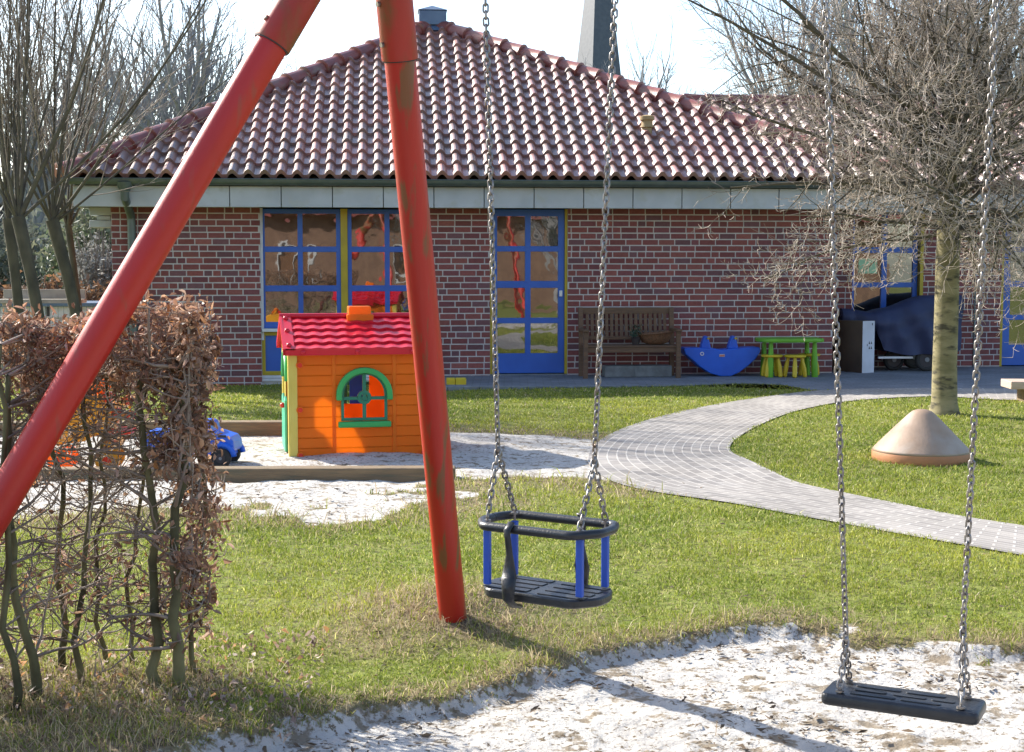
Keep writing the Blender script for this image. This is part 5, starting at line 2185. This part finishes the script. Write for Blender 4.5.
far_tree(512 + FPX * 6.5 / -7.5, -7.5, 5.6, 61, 'bare tree behind the photographer, mirrored in the door panes')
far_tree(512 + FPX * 2.2 / -8.5, -8.5, 5.2, 62, 'bare tree behind the photographer, mirrored in the large window')

# ---- church spire
sp0 = P(598, 70, 130)
ch_ = thing('church', 'dark slate church spire rising behind the roof ridge', 'church', (sp0.x, 130, 0), R(28))
k_ = 130 / FPX
zt_ = sp0.z
a_ = 23.0 * k_ * .98
V = []
zb0 = zt_ - 4.5
slope_ = 1.35 * (40 - 27.5) * k_ / 2 / (70 * k_)
rb = a_ + slope_ * 4.5
rtop = 0.02
hz_ = rb / slope_
oct_ = [(math.cos(R(45 + 90 * q)) * rb * 1.0, math.sin(R(45 + 90 * q)) * rb * 1.0, zb0) for q in range(4)]
MB().add(oct_ + [(0, 0, zb0 + hz_)], [(0, 1, 4), (1, 2, 4), (2, 3, 4), (3, 0, 4)]).build('spire', M['slate'], ch_)
MB().box((0, 0, zb0 / 2), (rb * 1.35, rb * 1.35, zb0)).build('tower', M['mortar'], ch_)

# ---- dense evergreen and shrub mass behind left
def bush(name, x, yv, rx, ry, h, n, cols, label, seed, leaf=.06, cat='shrub', grp='shrubs beyond the left trees', twn=60, z0=0):
    r = np.random.default_rng(seed)
    t = thing(name, label, cat, (x, yv, z0), 0, grp)
    cen = r.normal(0, 1, (26, 3))
    cen /= np.linalg.norm(cen, axis=1, keepdims=True)
    cen *= (.35 + .6 * r.random((26, 1)))
    idx = r.integers(0, 26, n)
    p = cen[idx] + r.normal(0, .17, (n, 3))
    P3 = np.stack([p[:, 0] * rx, p[:, 1] * ry, (p[:, 2] * .5 + .5) * h], 1)
    P3 = P3[P3[:, 2] > -.05]
    n = len(P3)
    a = r.normal(0, 1, (n, 3))
    a /= np.linalg.norm(a, axis=1, keepdims=True)
    b = np.cross(a, r.normal(0, 1, (n, 3)))
    b /= np.linalg.norm(b, axis=1, keepdims=True)
    s = leaf * (.5 + r.random((n, 1)))
    V = np.stack([P3 - a * s, P3 + b * s * .4, P3 + a * s, P3 - b * s * .4], 1).reshape(-1, 3)
    F = np.arange(n)[:, None] * 4 + np.array([[0, 1, 2, 3]])
    k = r.random((n, 1))
    c = np.array(cols[0]) * k + np.array(cols[1]) * (1 - k)
    MB().add(V, F, np.repeat(c, 4, axis=0)).build('foliage', M['deadleaf'], t)
    sb_ = MB()
    q = random.Random(seed)
    for k in range(twn):
        a_ = q.random() * 2 * PI
        e_ = Vector((math.cos(a_) * rx * q.random(), math.sin(a_) * ry * q.random(), h * q.uniform(.6, 1.12)))
        sb_.tube([Vector((e_.x * .2, e_.y * .2, 0)), e_ * .55 + jit(q, .05), e_], [.012, .008, .004], 3, cap=False)
    sb_.build('stems', M['shoot'], t)
    return t


def bx_(px, Yd):
    return (px - 512) / FPX * Yd


bush('evergreen_shrub', bx_(40, 34), 34, 2.4, 1.6, 2.6, 5200, ((.11, .14, .10), (.17, .19, .15)), 'dark green evergreen shrub behind the left trunks', 51, .09)
bush('evergreen_shrub', bx_(98, 32), 32, 1.5, 1.2, 3.2, 4600, ((.12, .16, .08), (.22, .22, .15)), 'olive green shrub beside the left corner of the building', 52, .08)
bush('evergreen_shrub', bx_(-40, 33), 33, 2.2, 1.5, 2.8, 3600, ((.12, .14, .11), (.18, .19, .16)), 'grey green shrub at the far left', 53, .09)
bush('frosty_shrub', bx_(102, 27), 27, .85, .7, 2.1, 3800, ((.36, .35, .33), (.22, .22, .20)), 'pale grey twiggy shrub left of the building corner', 54, .05, twn=160)
bush('brown_hedge', bx_(70, 25.5), 25.5, 2.3, .35, 1.25, 5200, ((.30, .16, .08), (.12, .075, .05)), 'brown leaved hedge beyond the left trunks', 55, .06, 'hedge')
bush('brown_hedge', bx_(-40, 25), 25, 2.2, .35, 1.2, 4200, ((.28, .15, .08), (.12, .075, .05)), 'brown leaved hedge running off to the left', 56, .06, 'hedge')
# woods on the horizon
wd = MB()
r = np.random.default_rng(77)
n = 26000
xx = (r.random(n) - .5) * 190
hh = 5 + 3.5 * vnoise(xx, xx * 0, .12, 3) + 1.5 * vnoise(xx, xx * 0, .5, 4)
zz = r.random(n) ** .8 * hh
yy = 88 + r.random(n) * 8
s = .35 + .4 * r.random(n)
a = r.normal(0, 1, (n, 3)); a /= np.linalg.norm(a, axis=1, keepdims=True)
b = np.cross(a, r.normal(0, 1, (n, 3))); b /= np.linalg.norm(b, axis=1, keepdims=True)
P3 = np.stack([xx, yy, zz], 1)
V = np.stack([P3 - a * s[:, None], P3 + b * s[:, None] * .5, P3 + a * s[:, None], P3 - b * s[:, None] * .5], 1).reshape(-1, 3)
k = r.random((n, 1))
c = np.array([.13, .13, .12]) * k + np.array([.20, .19, .18]) * (1 - k)
keepm = np.ones(n, bool)
wd.add(V, np.arange(n)[:, None] * 4 + np.array([[0, 1, 2, 3]]), np.repeat(c, 4, axis=0))
tag(wd.build('distant_woods', M['litter']), 'grey bare woodland along the horizon', 'woods', kind='stuff')

# ---- picnic bench, fence behind the left trees
q0 = G(48, 332)
pb_ = thing('picnic_bench', 'bleached wooden picnic bench between the left tree trunks', 'bench', (bx_(42, 21.0), 21.0, 0), R(4))
MB().bb(-.62, .62, -.16, .16, .94, 1.0).build('table_top', M['greywood'], pb_, bevel=.006)
MB().bb(-.62, .62, -.42, -.20, .70, .75).build('seat', M['greywood'], pb_, bevel=.006)
MB().bb(-.60, .60, .18, .22, 1.0, 1.14).build('backrest', M['greywood'], pb_, bevel=.006)
for s in (-.5, .5):
    MB().bb(s - .04, s + .04, -.40, .2, 0, .70).build('leg', M['greywood'], pb_, bevel=.006)
    MB().bb(s - .04, s + .04, -.10, .10, .70, .94).build('upright', M['greywood'], pb_, bevel=.006)
fc = thing('wire_fence', 'thin green wire mesh fence behind the left trees', 'fence', (bx_(20, 18.6), 18.6, 0), 0)
fm = MB()
for k in range(46):
    x = -2.2 + k * .075
    fm.tube([(x, 0, 0.0), (x, 0, .98)], .0035, 4, cap=False)
for k in range(6):
    fm.tube([(-2.2, 0, .06 + k * .18), (1.2, 0, .06 + k * .18)], .004, 4, cap=False)
fm.build('wire_mesh', M['zinc'], fc)
for k in range(3):
    MB().tube([(-2.2 + 1.68 * k, .02, -.05), (-2.2 + 1.68 * k, .02, 1.05)], .022, 8).build('post', M['dark_steel'], fc)
# parked pale cart / sheets seen through the fence
sh = thing('white_garden_shed', 'low pale shed half seen through the wire fence at the far left', 'shed', (bx_(28, 23.5), 23.5, 0), 0)
MB().bb(-1.2, 1.3, 0, 1.2, 0, .82).build('wall', M['wwhite'], sh, bevel=.01)
MB().bb(-1.3, 1.4, -.1, 1.3, .82, .88).build('roof', M['bluezinc'], sh, bevel=.01)
for k in range(5):
    MB().bb(-1.2 + k * .5, -1.14 + k * .5, -.02, 0.0, .0, .82).build('batten', M['dark_steel'], sh)

# ---- foreground hornbeam hedge
r = random.Random(9)
nr2 = np.random.default_rng(19)
HX0, HX1 = -3.4, -1.10
hy0, hy1 = 4.80, 5.26
hedge = thing('hornbeam_hedge', 'clipped hornbeam hedge with withered brown leaves and bare mossy stems', 'hedge', (-1.5, 5.0, 0), 0)
hl_ = lambda x, y, z: Vector((x + 1.5, y - 5.0, z))
tips = []
stempx = [(14, 716, -.35), (34, 704, .12), (62, 672, .0), (83, 686, .05), (108, 668, .0), (160, 692, .05), (178, 690, -.1), (196, 676, .02), (135, 664, .1)]
stem_r = [.013, .017, .013, .012, .009, .019, .021, .010, .009]
allst = [(G(px, py - 2, .04), ln, rad) for (px, py, ln), rad in zip(stempx, stem_r)]
x = -1.95
while x > HX0:
    allst.append((Vector((x, r.uniform(4.9, 5.15), 0)), r.uniform(-.1, .1), r.uniform(.010, .018)))
    x -= r.uniform(.12, .22)
twg = MB()
leafpts = []


def sprout(p, d, L, rad, depth):
    n = 5
    pts = [p.copy()]
    dd = d.normalized()
    for k in range(n):
        dd = (dd + jit(r, .20) + Vector((0, 0, .04))).normalized()
        q = pts[-1] + dd * (L / n)
        # clipped faces of the hedge
        q.x = min(max(q.x, HX0), HX1 + .02)
        q.y = min(max(q.y, hy0 - .06), hy1 + .08)
        q.z = min(q.z, 1.315 + .03 * math.sin(q.x * 9) + .02 * r.random())
        pts.append(q)
    twg.tube([hl_(*q) for q in pts], [rad * (1 - .55 * k / n) for k in range(n + 1)], 4 if depth < 2 else 3, cap=False)
    for q in pts[1:]:
        leafpts.append((q.copy(), depth))
    if depth < 3:
        for k in range(r.randint(2, 4) if depth else r.randint(3, 5)):
            i_ = r.randint(1, n)
            nd = Vector((r.gauss(0, 1), r.gauss(0, .6), r.gauss(.1, .6))).normalized()
            sprout(pts[i_], (nd + dd * .5), L * r.uniform(.45, .7), rad * .62, depth + 1)


for p0, ln, rad in allst:
    p = Vector((p0.x, p0.y, max(0.0, p0.z) - .04))
    p.z = Hs(p.x, p.y) - .04
    pts = [p.copy()]
    top_z = r.uniform(1.0, 1.22)
    n = 12
    cx, cy = 0, 0
    for k in range(n):
        cx += r.gauss(0, .017)
        cy += r.gauss(0, .012)
        q = p + Vector((cx + ln * .25 * (k / n), cy, (top_z + .04) * (k + 1) / n))
        cx *= .97
        pts.append(q)
    rads = [rad * (1.25 - .35 * min(1, k / 2)) if k < 2 else rad * (.95 - .45 * k / n) + .0008 * r.random() for k in range(n + 1)]
    MB().tube([hl_(*q) for q in pts], rads, 10).build('stem', M['mossbark'], hedge, smooth='all')
    for k in range(2, n + 1):
        z = pts[k].z
        m = 2 if z < 1.0 else 4
        if z < .2 and r.random() < .4:
            continue
        for _ in range(m):
            a = r.random() * 2 * PI
            d = Vector((math.cos(a), math.sin(a) * .7, r.uniform(-.1, .7)))
            sprout(pts[k], d, r.uniform(.16, .34), rad * .36, 1)
# extra side twigs making the trimmed right face
for k in range(40):
    z = r.uniform(.35, 1.25)
    sprout(Vector((HX1 - r.uniform(.03, .14), r.uniform(hy0, hy1), z)), Vector((.7, r.gauss(0, .5), r.uniform(-.3, .6))), r.uniform(.1, .2), .004, 2)
twg.build('twigs', M['hedgetwig'], hedge, smooth='all')
# leaves
L0 = []
for q, dpt in leafpts:
    z = q.z
    # lots at the top and down the right flank, few in the lower part
    pr = .12 + .0 * z
    pr = .03 + .62 * float(sstep(1.03, 1.17, z + .07 * r.gauss(0, 1)))
    if q.x > HX1 - .09:
        pr = max(pr, .5 * float(sstep(.12, .3, z)))
    if z < .5:
        pr = max(pr, .10)
    if q.x > HX1 - .22 and .08 < z < .5:
        pr = max(pr, .20)
    if dpt >= 2 and r.random() < pr:
        for _ in range(r.randint(1, 3) if z > .8 else r.randint(1, 2)):
            L0.append(q + jit(r, .018))
print('hedge leaves', len(L0), 'twig pts', len(leafpts))
n = len(L0)
PP_ = np.array([tuple(hl_(*q)) for q in L0])
ax = nr2.normal(0, 1, (n, 3)) * np.array([.7, .7, .8]) + np.array([0, 0, -.45])
ax /= np.linalg.norm(ax, axis=1, keepdims=True)
sd_ = np.cross(ax, nr2.normal(0, 1, (n, 3)))
sd_ /= np.linalg.norm(sd_, axis=1, keepdims=True)
up__ = np.cross(sd_, ax)
ln_ = (.016 + .026 * nr2.random((n, 1)))
wd_ = ln_ * (.10 + .17 * nr2.random((n, 1)))
cu = nr2.normal(0, .35, (n, 1)) * ln_
cr = nr2.uniform(.4, 1.6, (n, 1)) * wd_
V = np.stack([PP_, PP_ + ax * ln_ * .35 + sd_ * wd_ + up__ * (cr + cu * .3), PP_ + ax * ln_ * .75 + sd_ * wd_ * .7 + up__ * (cr + cu * .7), PP_ + ax * ln_ + up__ * cu,
              PP_ + ax * ln_ * .75 - sd_ * wd_ * .7 + up__ * (cr + cu * .7), PP_ + ax * ln_ * .35 - sd_ * wd_ + up__ * (cr + cu * .3),
              PP_ + ax * ln_ * .35 + up__ * cu * .3, PP_ + ax * ln_ * .75 + up__ * cu * .7], 1).reshape(-1, 3)
bidx = np.arange(n)[:, None] * 8
Ft = np.concatenate([bidx + np.array([[0, 1, 6]]), bidx + np.array([[0, 6, 5]]), bidx + np.array([[2, 3, 7]]), bidx + np.array([[3, 4, 7]])])
Fq = np.concatenate([bidx + np.array([[1, 2, 7, 6]]), bidx + np.array([[6, 7, 4, 5]])])
pal = np.array([[.46, .31, .23], [.34, .21, .15], [.60, .43, .30], [.24, .15, .11], [.58, .46, .40], [.60, .33, .15], [.40, .30, .26]])
ci = nr2.choice(len(pal), n, p=[.24, .22, .12, .14, .14, .05, .09])
c = pal[ci] * np.array([.95, .84, .74]) * (.55 + .7 * nr2.random((n, 1)))
lf = MB()
lf.V.append(V)
lf.F += [Ft, Fq]
lf.C.append((0, np.repeat(c, 8, axis=0)))
lf.n = len(V)
lf.build('leaves', M['deadleaf'], hedge)
# fallen leaves under the hedge
n = 1300
xx = nr2.uniform(-2.6, -.7, n)
yy = nr2.uniform(4.4, 5.6, n)
zz = H(xx, yy) + .012 + .03 * nr2.random(n)
a = nr2.random(n) * 2 * PI
s = .007 + .010 * nr2.random(n)
V = np.empty((n, 4, 3))
for q in range(4):
    rr_ = s * (1.0 if q % 2 == 0 else .45)
    V[:, q] = np.stack([xx + np.cos(a + q * PI / 2) * rr_, yy + np.sin(a + q * PI / 2) * rr_, zz + nr2.normal(0, .008, n)], 1)
c = pal[nr2.integers(0, len(pal), n)] * (.7 + .5 * nr2.random((n, 1)))
tag(MB().add(V.reshape(-1, 3), np.arange(n)[:, None] * 4 + np.array([[0, 1, 2, 3]]), np.repeat(c, 4, axis=0)).build('fallen_leaves', M['deadleaf']),
    'withered brown leaves lying in the grass under the hedge', 'leaves', kind='stuff')
